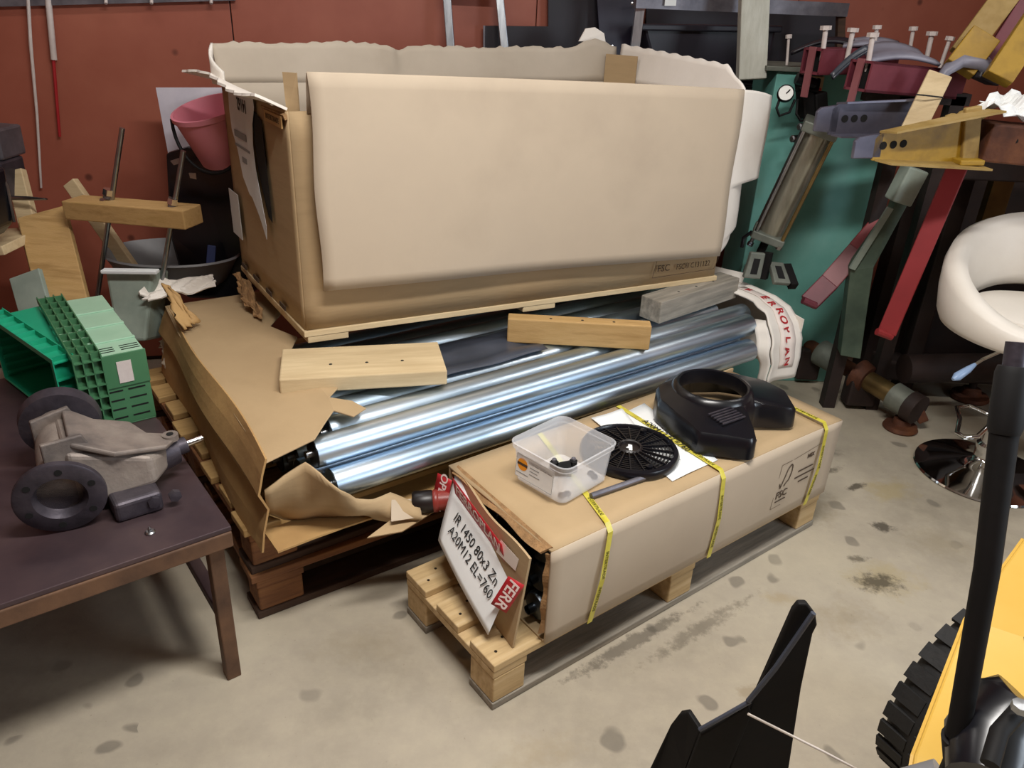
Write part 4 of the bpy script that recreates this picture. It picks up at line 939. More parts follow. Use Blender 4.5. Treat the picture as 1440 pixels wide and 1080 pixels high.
# small scrap carton and crumpled paper behind the torn carton
def crumple(name, label, cat, pts, m, th_=.006, amp=.02, seed=1, n=12):
    rnd = random.Random(seed); A = [Vector(p) for p in pts]; nr = (A[1] - A[0]).cross(A[3] - A[0]).normalized()
    ph = [rnd.uniform(0, 6) for _ in range(6)]
    def fn(u, v):
        e = .0 if 0 < u < 1 and 0 < v < 1 else rnd.uniform(-.012, .012)
        return bil(A[0], A[1], A[2], A[3], u, v) + nr * (amp * (math.sin(7 * u + ph[0]) * math.sin(6 * v + ph[1]) + .5 * math.sin(15 * u + 11 * v + ph[2]))) + (A[1] - A[0]).normalized() * e
    o = MB().grid(fn, n, n).build(name, m, smooth='all' if amp < .012 else False, solid=th_); tag(o, label, cat); return o
crumple('torn_cardboard', 'white torn cardboard strip behind the left end of the torn carton', 'cardboard', [Zp(196, 400, .60), Zp(300, 386, .60), Zp(300, 402, .575), Zp(205, 424, .575)], 'cardboard_white', amp=.012, seed=2)
crumple('torn_cardboard', 'curled brown torn cardboard beside the green crates', 'cardboard', [Zp(200, 415, .52), Zp(248, 405, .54), Zp(258, 452, .44), Zp(216, 468, .40)], 'cardboard', amp=.02, seed=3)
crumple('torn_cardboard', 'olive cardboard tongue sticking up from the torn carton corner', 'cardboard', [Zp(226, 398, .66), Zp(236, 402, .66), Zp(282, 452, .555), Zp(258, 464, .55)], 'wrap_brown', amp=.006, seed=4)
crumple('torn_cardboard', 'brown cardboard scrap leaning behind the white torn strip', 'cardboard', [Zp(183, 392, .52), Zp(245, 388, .52), Zp(240, 405, .48), Zp(186, 412, .48)], 'cardboard', amp=.006, seed=5)
crumple('torn_cardboard', 'small tan cardboard scrap near the foot of the big carton', 'cardboard', [Zp(280, 384, .60), Zp(305, 376, .60), Zp(312, 390, .56), Zp(283, 395, .56)], 'cardboard', amp=.004, seed=6)
crumple('torn_cardboard', 'pale torn cardboard edge sticking out by the pallet boards', 'cardboard', [Zp(225, 480, .40), Zp(245, 470, .42), Zp(248, 512, .33), Zp(232, 520, .32)], 'cardboard_pale', amp=.008, seed=8)
crumple('torn_cardboard', 'brown crumpled cardboard against the big carton left foot', 'cardboard', [Zp(330, 385, .62), Zp(350, 395, .60), Zp(372, 450, .56), Zp(345, 430, .56)], 'cardboard_edge', amp=.012, seed=9)

# ------------------------------------------------------------------ behind the big carton
t = thing('ladder', 'silver ladder leaning on the red wall behind the big carton', 'ladder', Wp(660, 120, .1))
for (a, c_) in (((626, -40), (640, 150)), ((699, -40), (718, 150))):
    MB().bar(Wp(a[0], a[1], .06), Wp(c_[0], c_[1], .14), .032, .03, (0, -1, 0)).build('side_rail', 'ladder_metal', t, world=True, bevel=.003)
MB().bar(Wp(630, -14, .07), Wp(706, -10, .07), .03, .03).build('rung', 'ladder_metal', t, world=True)
MB().bar(Wp(640, 112, .12), Wp(714, 115, .12), .03, .03).build('rung', 'ladder_metal', t, world=True)
t = thing('black_sheet', 'black sheet panel standing on the wall behind the ladder', 'panel', Wp(750, 130, .03))
b_ = MB(); b_.slab([Wp(682, 36, .03), Wp(770, 37, .03), Wp(770, -40, .03), Wp(900, -40, .03), Wp(900, 170, .03), Wp(682, 170, .03)], .012); b_.build('panel', 'shelf_dark', t, world=True)
MB().bar(Wp(681, 36, .035), Wp(681, 160, .035), .008, .014, (0, -1, 0)).build('edge_strip', 'steel_dull', t, world=True)
t = thing('indigo_sheet', 'dark indigo metal sheet leaning beside the grey shelf post', 'sheet', Wp(850, 130, .2))
b_ = MB(); b_.slab([Wp(836, -40, .06), Wp(906, -40, .06), Wp(884, 170, .14), Wp(850, 170, .14)], .01); b_.build('sheet', 'panel_indigo', t, world=True)
for p_ in ((889, 5), (861, 65)): MB().lathe([(.006, 0), (.006, .004), (0, .005)], 8, axis(Wp(*p_, .12), Wp(*p_, .2))).build('rivet', 'steel', t, world=True)
t = thing('storage_rack', 'grey metal rack with dark shelves behind the big carton', 'rack', Wp(1000, 120, .4))
MB().bar(Wp(905, -30, .32), Wp(882, 150, .32), .034, .034, (0, -1, 0)).build('post', 'ladder_metal', t, world=True)
MB().bar(Wp(893, 1, .34), Wp(1190, 14, .34), .03, .05).build('beam', 'steel_dull', t, world=True)
MB().slab([Wp(908, 4, .05), Wp(1186, 16, .05), Wp(1190, 170, .05), Wp(905, 170, .05)], .01).build('back_sheet', 'shelf_dark', t, world=True)
MB().bar(Wp(1183, 10, .33), Wp(1176, 170, .33), .03, .03, (0, -1, 0)).build('post', 'dark_wood', t, world=True)
b_ = MB(); b_.slab([Wp(885, 118, .33), Wp(1180, 125, .33), Wp(1180, 122, .05), Wp(885, 112, .05)], .02); b_.build('shelf', 'shelf_dark', t, world=True)
MB().bar(Wp(935, 2, .365), Wp(951, 2, .365), .002, .03).build('tag', 'paper_grey', t, world=True)
t = thing('dark_bin', 'large dark grey plastic bin on the metal rack', 'bin', Wp(1000, 118, .3))
A0, A1, A2, A3 = Wp(905, 38, .24), Wp(1092, 42, .24), Wp(1075, 118, .24), Wp(925, 115, .24); dv = WN * -.18
b_ = MB(); b_.add([A0, A1, A2, A3, A0 + dv, A1 + dv, A2 + dv, A3 + dv], [(0, 1, 2, 3), (7, 6, 5, 4), (0, 3, 7, 4), (1, 5, 6, 2), (3, 2, 6, 7), (0, 4, 5, 1)]); b_.build('bin_body', 'bin_dark', t, world=True, bevel=.012)
MB().bar(Wp(900, 38, .25), Wp(1098, 41, .25), .03, .025).build('rim', 'bin_dark', t, world=True, bevel=.006)
o = MB().bar(Yp(1062, -40, 3.28), Yp(1056, 112, 3.22), .105, .055, (0, -1, 0)).build('timber_post', 'timber_white', bevel=.004); tag(o, 'whitewashed square timber post beside the teal cabinet', 'post')

# ------------------------------------------------------------------ teal cabinet with the air unit
CX0, CX1, CY, CH = .95, 1.49, 3.20, 1.305
gc = thing('teal_cabinet', 'tall teal painted steel cabinet at the back right', 'cabinet', (CX0, CY, 0), 3)
MB().box(0, CX1 - CX0, 0, .27, 0.0, CH).build('body', 'green_paint', gc, bevel=.004)
MB().box(-.05, CX1 - CX0 + .0, -.02, .28, CH, CH + .018).build('top_plate', 'collar_grey', gc, bevel=.003)
MB().box(.088, .18, -.014, 0, CH - .085, CH - .012).build('warning_label', 'cardboard', gc)
MB().box(.09, .135, -.017, -.014, CH - .062, CH - .03).build('red_mark', 'tape_red', gc); MB().box(.135, .175, -.017, -.014, CH - .062, CH - .052).build('red_mark', 'tape_red', gc)
t = thing('air_regulator', 'black air regulator with a white dial on the teal cabinet', 'regulator', Yp(1120, 200, 3.12))
g_ = Yp(1105, 131, 3.04); MB().lathe([(.0, -.02), (.03, -.02), (.03, .004), (.027, .008), (.026, .004), (0, .004)], 28, axis(g_, g_ + Vector((-.25, -1, .3)))).build('gauge', 'black_plastic', t, world=True, smooth=True)
MB().lathe([(.0255, .0045), (0, .0046)], 28, axis(g_, g_ + Vector((-.25, -1, .3)))).build('dial', 'gauge_white', t, world=True)
MB().bar(g_ + Vector((.0, -.007, .0)), g_ + Vector((.012, -.006, .014)), .003, .003).build('needle', 'ink', t, world=True)
for (a, c_, w_) in (((1122, 118), (1150, 122), .05), ((1130, 112), (1135, 165), .05), ((1150, 130), (1153, 180), .05), ((1140, 150), (1136, 225), .03), ((1128, 190), (1124, 232), .035)):
    MB().bar(Yp(*a, 3.08), Yp(*c_, 3.08), w_, w_, (.2, -1, .3)).build('block', 'black_matt', t, world=True, bevel=.006)
MB().tube([Yp(1120, 110, 3.05), Yp(1146, 118, 3.05)], .02, 10).build('knob', 'black_plastic', t, world=True)
MB().tube([Yp(1098, 135, 3.06), Yp(1092, 152, 3.04), Yp(1096, 163, 3.04), Yp(1110, 158, 3.05), Yp(1118, 140, 3.06)], .005, 8).build('hose', 'black_rubber', t, world=True, smooth=True)
MB().tube([Yp(1122, 140, 3.06), Yp(1120, 160, 3.03), Yp(1126, 170, 3.03), Yp(1136, 168, 3.05)], .005, 8).build('hose', 'black_rubber', t, world=True, smooth=True)
for px, py in ((1117, 195), (1127, 178), (1121, 208)):
    p = Yp(px, py, 3.04); MB().lathe([(0, -.015), (.013, -.015), (.013, .012), (.008, .016), (0, .016)], 10, axis(p, p + Vector((-.8, -.5, 0)))).build('fitting', 'steel', t, world=True)
MB().tube([Yp(1125, 225, 3.08), Yp(1112, 280, 3.08)], .012, 8).build('pipe', 'black_matt', t, world=True)

# pneumatic cylinder leaning in front of the cabinet
ca, cb_ = Yp(1074, 345, 2.98), Yp(1160, 168, 2.90); cd = (cb_ - ca).normalized()
t = thing('air_cylinder', 'long pneumatic cylinder with tie rods leaning on the teal cabinet', 'cylinder', ca)
CM = basis(ca, Vector((1, -.35, 0)), cd); CM = basis(ca, CM.to_3x3() @ Vector((1, 0, 0)), cd)
sx_ = (CM.to_3x3() @ Vector((1, 0, 0))); sz_ = (CM.to_3x3() @ Vector((0, 0, 1)))
Lc = (cb_ - ca).length
MB().tube([ca + cd * .05, cb_ - cd * .03], .048, 32).build('barrel', 'cyl_alu', t, world=True, smooth=True)
MB().bar(ca + cd * .03, ca + cd * .062, .125, .125, sz_).build('end_block', 'collar_grey', t, world=True, bevel=.005)
MB().bar(cb_ - cd * .05, cb_ - cd * .012, .125, .125, sz_).build('end_block', 'collar_grey', t, world=True, bevel=.005)
for a, c_ in ((-1, -1), (1, -1), (1, 1), (-1, 1)):
    off = sx_ * (.053 * a) + sz_ * (.053 * c_)
    MB().tube([ca + off + cd * .015, cb_ + off], .0075, 10).build('tie_rod', 'cyl_brass' if a > 0 else 'steel', t, world=True, smooth=True)
    MB().lathe([(0, 0), (.012, 0), (.012, .014), (0, .014)], 6, axis(ca + off + cd * .012, ca + off + cd)).build('nut', 'steel', t, world=True)
MB().tube([ca + cd * .03, ca - cd * .06], .016, 12).build('piston_rod', 'black_matt', t, world=True)
MB().bar(ca - cd * .05, ca - cd * .13, .06, .05, sz_).build('clevis', 'cast_dark', t, world=True, bevel=.004)
MB().tube([ca + cd * .05 - sx_ * .065, ca + cd * .02 - sx_ * .085, ca - cd * .02 - sx_ * .075], .007, 8).build('fitting', 'black_plastic', t, world=True, smooth=True)
# grey clips beside its foot
for px, py, lab in ((1059, 372, 'grey rectangular metal clip standing behind the white carton corner'), (1093, 387, 'grey rectangular metal clip lying behind the white carton corner')):
    p = Yp(px, py, 2.86); t = thing('metal_clip', lab, 'clip', p)
    up_ = Vector((.25, .1, 1)) if px < 1080 else Vector((.3, .9, .5)); rt = Vector((1, .2, -.1))
    Mx = basis(p, rt, up_)
    b_ = MB(); b_.prism([(-.035, -.05), (.035, -.05), (.03, .05), (-.03, .05)], 0, .02, Mx); b_.build('plate', 'collar_grey', t, world=True, bevel=.005)
    b_ = MB(); b_.prism([(-.014, -.032), (.014, -.032), (.013, .028), (-.013, .028)], .0202, .021, Mx); b_.build('slot', 'hole', t, world=True)
    MB().bar(p + Mx.to_3x3() @ Vector((.055, -.05, -.0)), p + Mx.to_3x3() @ Vector((.05, .05, -.0)), .03, .03).build('side_bar', 'black_matt', t, world=True)

# maroon square tubes with upright bolts, rubber sheets on top
def sqtube(label, p, q, s):
    t = thing('square_tube', label, 'tube', p, group='maroon square tubes'); d = (Vector(q) - Vector(p)).normalized(); up_ = Vector((0, 0, 1)); sd = d.cross(up_).normalized(); u2 = sd.cross(d); k = s / 2 - .004
    for o_, ax_ in ((sd * k, 0), (-sd * k, 0), (u2 * k, 1), (-u2 * k, 1)):
        MB().bar(Vector(p) + o_, Vector(q) + o_, .008 if ax_ == 0 else s, s if ax_ == 0 else .008).build('tube_wall', 'maroon', t, world=True)
    MB().bar(Vector(p) + d * .03, Vector(p) + d * .032, s - .014, s - .014).build('inside', 'hole', t, world=True)
    MB().bar(Vector(p) - d * .004 + u2 * s * .55, Vector(p) - d * .004 - u2 * s * 1.4, .028, .006, d).build('strap_plate', 'rose_paint', t, world=True)
    return t
sqtube('maroon square tube end left of the leather sheets', Yp(1141, 86, 2.98), Yp(1250, 84, 3.20), .085)
sqtube('maroon square tube end under the grey leather sheets', Yp(1207, 106, 2.80), Yp(1340, 118, 3.02), .095)
t = thing('support_trestle', 'dark steel trestle carrying the maroon tubes beside the cabinet', 'trestle', (1.55, 3.05, 0))
for px in (1272, 1345):
    p = Yp(px, 135, 2.99); MB().bar((p.x, p.y, p.z), (p.x, p.y, 0), .05, .05, (0, 1, 0)).build('leg', 'rust_dark', t, world=True)
MB().bar(Yp(1215, 133, 2.99), Yp(1360, 140, 2.99), .05, .04).build('beam', 'rust_dark', t, world=True)
for i, (tx_, ty_, bx_, by_, d) in enumerate([(1109, 54, 1107, 82, 3.22), (1161, 42, 1157, 74, 2.98), (1199, 45, 1192, 78, 3.0), (1233, 41, 1229, 66, 3.1), (1227, 52, 1221, 88, 2.82), (1284, 43, 1280, 66, 3.12), (1310, 50, 1304, 78, 3.05), (1335, 57, 1325, 86, 3.0)]):
    labs = ['thin bolt standing at the left end of the cabinet top', 'upright bolt on the left maroon tube', 'upright bolt between the two maroon tube ends', 'shorter rusty-headed bolt behind the tall one on the right tube', 'tall upright bolt in front on the right maroon tube', 'slim bolt farthest back above the leather sheets', 'second bolt from the right above the leather sheets', 'rightmost bolt, leaning, beside the pale wood strip']
    a, c_ = Yp(bx_, by_, d), Yp(tx_, ty_, d); k = .6 if i == 0 else (.8 if i in (5, 7, 3) else 1.0)
    t = thing('bolt', labs[i], 'bolt', a, group='upright bolts on the maroon tubes')
    MB().tube([a - (c_ - a) * .35, c_], .0085 * k, 10).build('shank', 'pole_white', t, world=True, smooth=True)
    MB().lathe([(0, 0), (.019 * k, 0), (.019 * k, .013), (0, .014)], 6, axis(c_, c_ + (c_ - a))).build('head', 'pole_white', t, world=True)
def drape(label, pts, m, th_=.01, sag=.02, cat='sheet', name='leather_sheet'):
    A = [Vector(p) for p in pts]
    o = MB().grid(lambda u, v: bil(*A, u, v) + Vector((0, 0, sag * math.sin(math.pi * u) + .004 * math.sin(7 * v))), 14, 8).build(name, m, smooth='all', solid=th_); tag(o, label, cat); return o
drape('grey leather sheet draped over the maroon tubes', [Yp(1220, 88, 2.84), Yp(1322, 92, 2.88), Yp(1290, 72, 3.02), Yp(1215, 66, 3.02)], 'grey_sheet', sag=.018)
drape('dark leather strip arching left over the maroon tube', [Yp(1112, 76, 3.1), Yp(1215, 72, 3.08), Yp(1220, 66, 3.14), Yp(1118, 72, 3.16)], 'shelf_dark', sag=.035)
drape('dark strap hanging diagonally between the maroon tubes', [Yp(1168, 106, 2.9), Yp(1215, 66, 2.95), Yp(1226, 70, 2.94), Yp(1172, 110, 2.89)], 'film', sag=.01)
drape('pale upper leather sheet under the bolts', [Yp(1185, 66, 3.06), Yp(1280, 72, 3.06), Yp(1262, 60, 3.16), Yp(1190, 58, 3.16)], 'grey_sheet', sag=.012)

# steel brackets
def bracket(label, p, q, w0, w1, m_face, m_edge, m_tip, dpt, holes, tipL):
    p, q = Vector(p), Vector(q); d = (q - p).normalized(); L_ = (q - p).length; up_ = Vector((0, 0, 1)); n_ = d.cross(up_).normalized(); u2 = n_.cross(d).normalized()
    t = thing('steel_bracket', label, 'bracket', p, group='slotted steel brackets'); Mx = basis(p, d, u2); zf = Mx.to_3x3() @ Vector((0, 0, 1)); s = 1 if zf.y < 0 else -1
    b_ = MB(); b_.prism([(tipL, -w0 / 2), (L_, -w1 / 2), (L_, w1 / 2), (tipL + .02, w0 / 2), (tipL, w0 / 2 - .02)], 0, .008 * -s, Mx); b_.build('web', m_face, t, world=True)
    for sg, z0 in ((1, 0), (-1, 0)):
        b_ = MB(); b_.add([Mx @ Vector((tipL + .01, sg * w0 / 2, 0)), Mx @ Vector((L_, sg * w1 / 2, 0)), Mx @ Vector((L_, sg * (w1 / 2 + .004), s * dpt)), Mx @ Vector((tipL + .03, sg * (w0 / 2 + .004), s * dpt * .6))], [(0, 1, 2, 3)]); b_.build('flange', m_edge, t, world=True, solid=.006)
    b_ = MB(); b_.prism([(-.015, -w0 * .38), (tipL + .03, -w0 * .46), (tipL + .03, w0 * .46), (.0, w0 * .38), (-.015, w0 * .25)], 0, .012 * -s, Mx); b_.build('tongue', m_tip, t, world=True, bevel=.004)
    for hx_ in holes:
        MB().lathe([(.012, 0), (.012, .001), (0, .001)], 16, Mx @ Matrix.Translation((hx_, .0, s * .0008)) @ Matrix.Rotation(0 if s > 0 else math.pi, 4, 'X')).build('hole', 'hole', t, world=True)
    return t
bracket('bluish steel bracket with three holes above the air cylinder', Yp(1153, 168, 2.72), Yp(1300, 164, 2.80), .10, .115, 'purple_steel', 'purple_steel', 'purple_steel', .05, (.09, .125, .16), .04)
bracket('yellow painted steel bracket with a bare grey tongue', Yp(1207, 208, 2.48), Yp(1375, 192, 2.58), .085, .165, 'yellow_paint', 'yellow_worn', 'purple_steel', .09, (.085, .12, .155), .055)
t = thing('brown_beam', 'brown steel box beam carrying the yellow bracket at the right edge', 'beam', Yp(1400, 220, 2.6))
MB().bar(Yp(1372, 196, 2.60), Yp(1660, 224, 2.62), .14, .115).build('beam', 'rust', t, world=True, bevel=.006)
MB().lathe([(.008, 0), (.008, .001), (0, .001)], 12, axis(Yp(1428, 198, 2.535), Yp(1428, 198, 2.5))).build('hole', 'hole', t, world=True)
MB().bar(Yp(1368, 150, 2.56), Yp(1362, 232, 2.56), .05, .02, (0, -1, 0)).build('flange_plate', 'yellow_worn', t, world=True, bevel=.004)
MB().bar(Yp(1342, 226, 2.55), Yp(1376, 226, 2.55), .08, .016).build('foot_tab', 'yellow_paint', t, world=True, bevel=.003)
p = Yp(1640, 224, 2.62); MB().bar((p.x, p.y, p.z), (p.x, p.y, 0), .1, .1, (0, 1, 0)).build('post', 'rust_dark', t, world=True)
crumple('crumpled_paper', 'white crumpled paper heap on the brown beam', 'paper', [Yp(1365, 158, 2.56), Yp(1470, 160, 2.56), Yp(1470, 140, 2.72), Yp(1400, 132, 2.72)], 'paper', th_=.002, amp=.025, seed=12)
crumple('wood_shaving', 'yellowish splintered strip beside the crumpled paper', 'wood', [Yp(1326, 172, 2.56), Yp(1390, 160, 2.58), Yp(1386, 152, 2.64), Yp(1335, 164, 2.62)], 'yellow_worn', th_=.012, amp=.006, seed=13)
# wooden slats and arched guard
leaning('pale_slat_board', 'pale wooden slat bound with wire above the brackets', 'slat', Yp(1322, 104, 2.74), Yp(1282, 186, 2.68), .075, .02, 'timber_pale', (-.3, -1, .3))
o = MB().tube([Yp(1288, 133, 2.69), Yp(1300, 134, 2.68), Yp(1326, 137, 2.69)], .0025, 6).build('binding_wire', 'ink'); tag(o, 'thin dark wire tied round the pale wooden slat', 'wire')
pts = [(1292, 175), (1312, 128), (1332, 100), (1355, 88), (1380, 92), (1392, 106)]
t = thing('arched_guard', 'dark grey arched steel guard beside the pale slat', 'guard', Yp(1300, 170, 2.84))
g1 = [Yp(*p_, 2.80) for p_ in pts]; g2 = [v + Vector((.05, .10, .02)) for v in g1]
b_ = MB(); b_.add(g1 + g2, [(i_, i_ + 1, len(pts) + i_ + 1, len(pts) + i_) for i_ in range(len(pts) - 1)]); b_.build('arch', 'grey_sheet', t, world=True, smooth='all', solid=.03)
t2 = MB().bar(Yp(1372, 100, 2.82), Yp(1398, 112, 2.9), .05, .04).build('end_lug', 'shelf_dark', t, world=True, bevel=.006)
leaning('yellow_plank', 'yellow painted wooden plank slanting up to the top right', 'plank', Yp(1440, -40, 3.0), Yp(1352, 78, 2.92), .085, .04, 'yellow_worn', (-.3, -1, .3))
leaning('yellow_plank', 'short bright yellow wooden block where the slanting plank begins', 'plank', Yp(1385, 50, 2.88), Yp(1348, 98, 2.84), .10, .045, 'yellow_paint', (-.3, -1, .3))
leaning('yellow_plank', 'yellow wooden plank cut by the right edge under the slanting one', 'plank', Yp(1470, 10, 2.8), Yp(1402, 112, 2.74), .085, .06, 'yellow_paint', (-.3, -1, .3))
leaning('dark_plank', 'dark maroon board between the two yellow planks', 'plank', Yp(1460, -20, 2.98), Yp(1384, 98, 2.9), .06, .04, 'maroon', (-.3, -1, .3))

# arms and bars of the machine behind the stool
t = thing('machine_frame', 'dark rusty machine frame behind the bar stool', 'machine', (1.9, 3.1, 0))
MB().box(1.62, 3.0, 3.32, 3.42, .0, 1.12).build('back_plate', 'rust_dark', t, world=True)
for x in (1.72, 2.3): MB().box(x, x + .07, 3.15, 3.22, 0, 1.1).build('post', 'rust_dark', t, world=True, bevel=.006)
MB().box(1.6, 3.0, 3.10, 3.22, .08, .17).build('sill', 'rust_dark', t, world=True, bevel=.01)
MB().box(1.6, 3.0, 2.95, 3.1, .98, 1.06).build('cross_beam', 'rust_dark', t, world=True, bevel=.006)
MB().tube([(1.6, 2.92, .22), (2.6, 3.02, .24)], .06, 20).build('drum', 'rust_dark', t, world=True, smooth=True)
MB().box(1.82, 1.9, 3.08, 3.12, .45, .98).build('link_bar', 'cyl_brass', t, world=True)
t = thing('green_arm', 'heavy bent dark green steel arm with a worn top end', 'arm', Yp(1190, 500, 2.98))
def flat(pts, th_, m, nm, tt): 
    b_ = MB(); b_.slab(pts, th_); return b_.build(nm, m, tt, world=True, bevel=.003)
flat([Yp(1253, 300, 2.84), Yp(1276, 240, 2.84), Yp(1296, 252, 2.84), Yp(1229, 376, 2.84), Yp(1222, 420, 2.86), Yp(1210, 505, 2.9), Yp(1182, 500, 2.9), Yp(1196, 380, 2.86)], -.06, 'green_dark', 'arm_plate', t)
MB().bar(Yp(1252, 292, 2.83), Yp(1198, 378, 2.85), .022, .012, (0, -1, 0)).build('worn_edge', 'green_worn', t, world=True)
MB().bar(Yp(1287, 236, 2.83), Yp(1262, 284, 2.83), .075, .075, (0, -1, 0)).build('end_socket', 'green_worn', t, world=True, bevel=.006)
t = thing('red_bar', 'short red-brown steel bar with a pale worn patch, end bent', 'bar', Yp(1135, 425, 2.8))
MB().bar(Yp(1250, 300, 2.98), Yp(1205, 352, 2.94), .075, .03, (-.4, -1, .5)).build('bar', 'red_paint', t, world=True, bevel=.004)
MB().bar(Yp(1206, 351, 2.94), Yp(1165, 398, 2.90), .075, .03, (-.4, -1, .5)).build('bar', 'rose_paint', t, world=True, bevel=.004)
MB().bar(Yp(1167, 396, 2.90), Yp(1137, 426, 2.88), .075, .035, (-.4, -1, .5)).build('bar', 'maroon', t, world=True, bevel=.004)
MB().tube([Yp(1129, 422, 2.85), Yp(1147, 430, 2.85)], .014, 10).build('rolled_end', 'maroon', t, world=True)
t = thing('red_bar', 'long straight red steel bar standing under the yellow bracket', 'bar', Yp(1245, 470, 2.7))
MB().bar(Yp(1350, 226, 2.72), Yp(1247, 468, 2.66), .064, .045, (-.5, -1, .2)).build('bar', 'red_paint', t, world=True, bevel=.004)
MB().tube([Yp(1233, 466, 2.64), Yp(1254, 474, 2.64)], .013, 10).build('rolled_end', 'red_paint', t, world=True)
# axle lying on the floor
t = thing('rusty_axle', 'rusty axle with grey collars lying on the floor behind the carton', 'axle', Zp(1200, 560, 0))
def axp(px, py, z): return Zp(px, py, z)
A_, B_ = axp(1108, 468, .19), axp(1288, 575, .11)
def seg(f0, f1, r0, m, nm, r1=None): MB().tube([A_.lerp(B_, f0), A_.lerp(B_, f1)], [r0, r1 or r0], 22).build(nm, m, t, world=True, smooth=True)
seg(0, .3, .03, 'rust', 'shaft'); seg(.28, .42, .058, 'collar_grey', 'collar', .055); seg(.42, .45, .04, 'collar_grey', 'ring'); seg(.45, .6, .034, 'rust', 'shaft'); seg(.58, .66, .07, 'rust', 'bearing_housing', .06); seg(.64, .88, .042, 'cyl_brass', 'sleeve'); seg(.84, .97, .058, 'collar_grey', 'collar', .055); seg(.95, 1.02, .062, 'rust_dark', 'end_disc')
MB().bar(A_.lerp(B_, .62), A_.lerp(B_, .62) - Vector((0, 0, .12)), .12, .08, (0, 1, 0)).build('foot_block', 'rust_dark', t, world=True, bevel=.01)
MB().bar(A_.lerp(B_, .9) + Vector((.05, 0, 0)), A_.lerp(B_, .95) + Vector((.08, .02, -.07)), .08, .04).build('bracket', 'rust', t, world=True, bevel=.006)
MB().bar(A_.lerp(B_, .2) - Vector((0, 0, .15)), A_.lerp(B_, .2), .10, .08, (0, 1, 0)).build('foot_block', 'rust_dark', t, world=True, bevel=.01)
for px, py, lab, r_ in ((1265, 603, 'rusty round foot disc in front of the axle end', .062), (1362, 560, 'dark rusty disc on the floor behind the stool', .075)):
    p = Zp(px, py, 0); t = thing('foot_disc', lab, 'disc', p, group='rusty foot discs')
    MB().lathe([(0, 0), (r_, 0), (r_ + .006, .008), (r_, .022), (r_ * .6, .026), (r_ * .5, .05), (0, .055)], 28).build('disc', 'rust', t, smooth=True)
    MB().lathe([(.016, .05), (.016, .11), (0, .112)], 12).build('stem', 'rust_dark', t, smooth=True)

# ------------------------------------------------------------------ bar stool
SB_ = Vector((1.765, 2.50, 0)); st = thing('bar_stool', 'cream leather bucket bar stool on a chrome pedestal', 'stool', SB_)
MB().lathe([(0, 0), (.225, 0), (.232, .004), (.228, .010), (.18, .022), (.1, .042), (.05, .062), (.04, .075), (.04, .09), (0, .09)], 64).build('base_plate', 'chrome', st, smooth=True)
MB().lathe([(.034, .08), (.034, .40), (.026, .405), (.026, .50), (.05, .52), (.05, .54)], 32).build('column', 'chrome_soft', st, smooth=True)
MB().lathe([(.034, .07), (.046, .075), (.046, .12), (.036, .13)], 28).build('lower_collar', 'chrome', st, smooth=True)
fr_ = MB(); pts = [(-.03, -.03, .22), (-.17, -.08, .20), (-.185, -.04, .20), (-.16, .03, .205), (-.1, .10, .21), (-.03, .03, .225)]
pts = [Vector((-.04, -.02, .215)), Vector((-.12, -.09, .20)), Vector((-.165, -.09, .195)), Vector((-.175, -.06, .195)), Vector((-.13, .02, .21)), Vector((-.11, .09, .22)), Vector((-.06, .10, .225)), Vector((-.02, .035, .225))]
fr_.tube(pts, .0085, 12); fr_.build('foot_rest', 'chrome', st, smooth=True)
# seat cushion
SZ = .56
MB().lathe([(0, 0), (.17, .0), (.20, .02), (.21, .05), (.20, .085), (.16, .098), (0, .092)], 48, Matrix.Translation((0, 0, SZ))).build('seat_cushion', 'leather', st, smooth=True)
# wrap-around back: a rounded hoop, low at the front left, high at the back right
bk_ = MB(); NA = 56; rings_ = []
ang0 = R(62)                          # direction of the highest point
for k in range(NA):
    a = 2 * math.pi * k / NA; c_ = math.cos(a - ang0); hgt = SZ + .075 + .27 * ((c_ + 1) / 2) ** .9
    low = SZ + .0 + .10 * max(0, c_) ** 1.2
    thk = .045; rr = .245 + .03 * ((c_ + 1) / 2)
    prof_ = []
    for j in range(12):
        b2 = 2 * math.pi * j / 12; zc = (hgt + low) / 2; hz = (hgt - low) / 2 + .005
        sx2 = math.cos(b2); sz2 = math.sin(b2); sg = lambda v_: math.copysign(abs(v_) ** .7, v_)
        r2 = rr + thk * sg(sx2) + .05 * (sg(sz2) * .5 + .5) * ((c_ + 1) / 2); prof_.append((r2 * math.cos(a), r2 * math.sin(a), zc + hz * sg(sz2)))
    rings_.append(prof_)
vs_ = [v for g in rings_ for v in g]; fs_ = [(i_ * 12 + j, i_ * 12 + (j + 1) % 12, ((i_ + 1) % NA) * 12 + (j + 1) % 12, ((i_ + 1) % NA) * 12 + j) for i_ in range(NA) for j in range(12)]
bk_.add(vs_, fs_).build('backrest', 'leather', st, smooth='all')
MB().tube([(-.05, -.03, .535), (-.2, -.10, .50), (-.235, -.115, .48)], [.006, .006, .005], 10).build('lift_lever', 'chrome', st, smooth=True)
MB().tube([(-.225, -.11, .485), (-.25, -.122, .47), (-.29, -.14, .45), (-.305, -.147, .443)], [.006, .012, .015, .006], 12).build('lever_grip', 'lever', st, smooth=True)

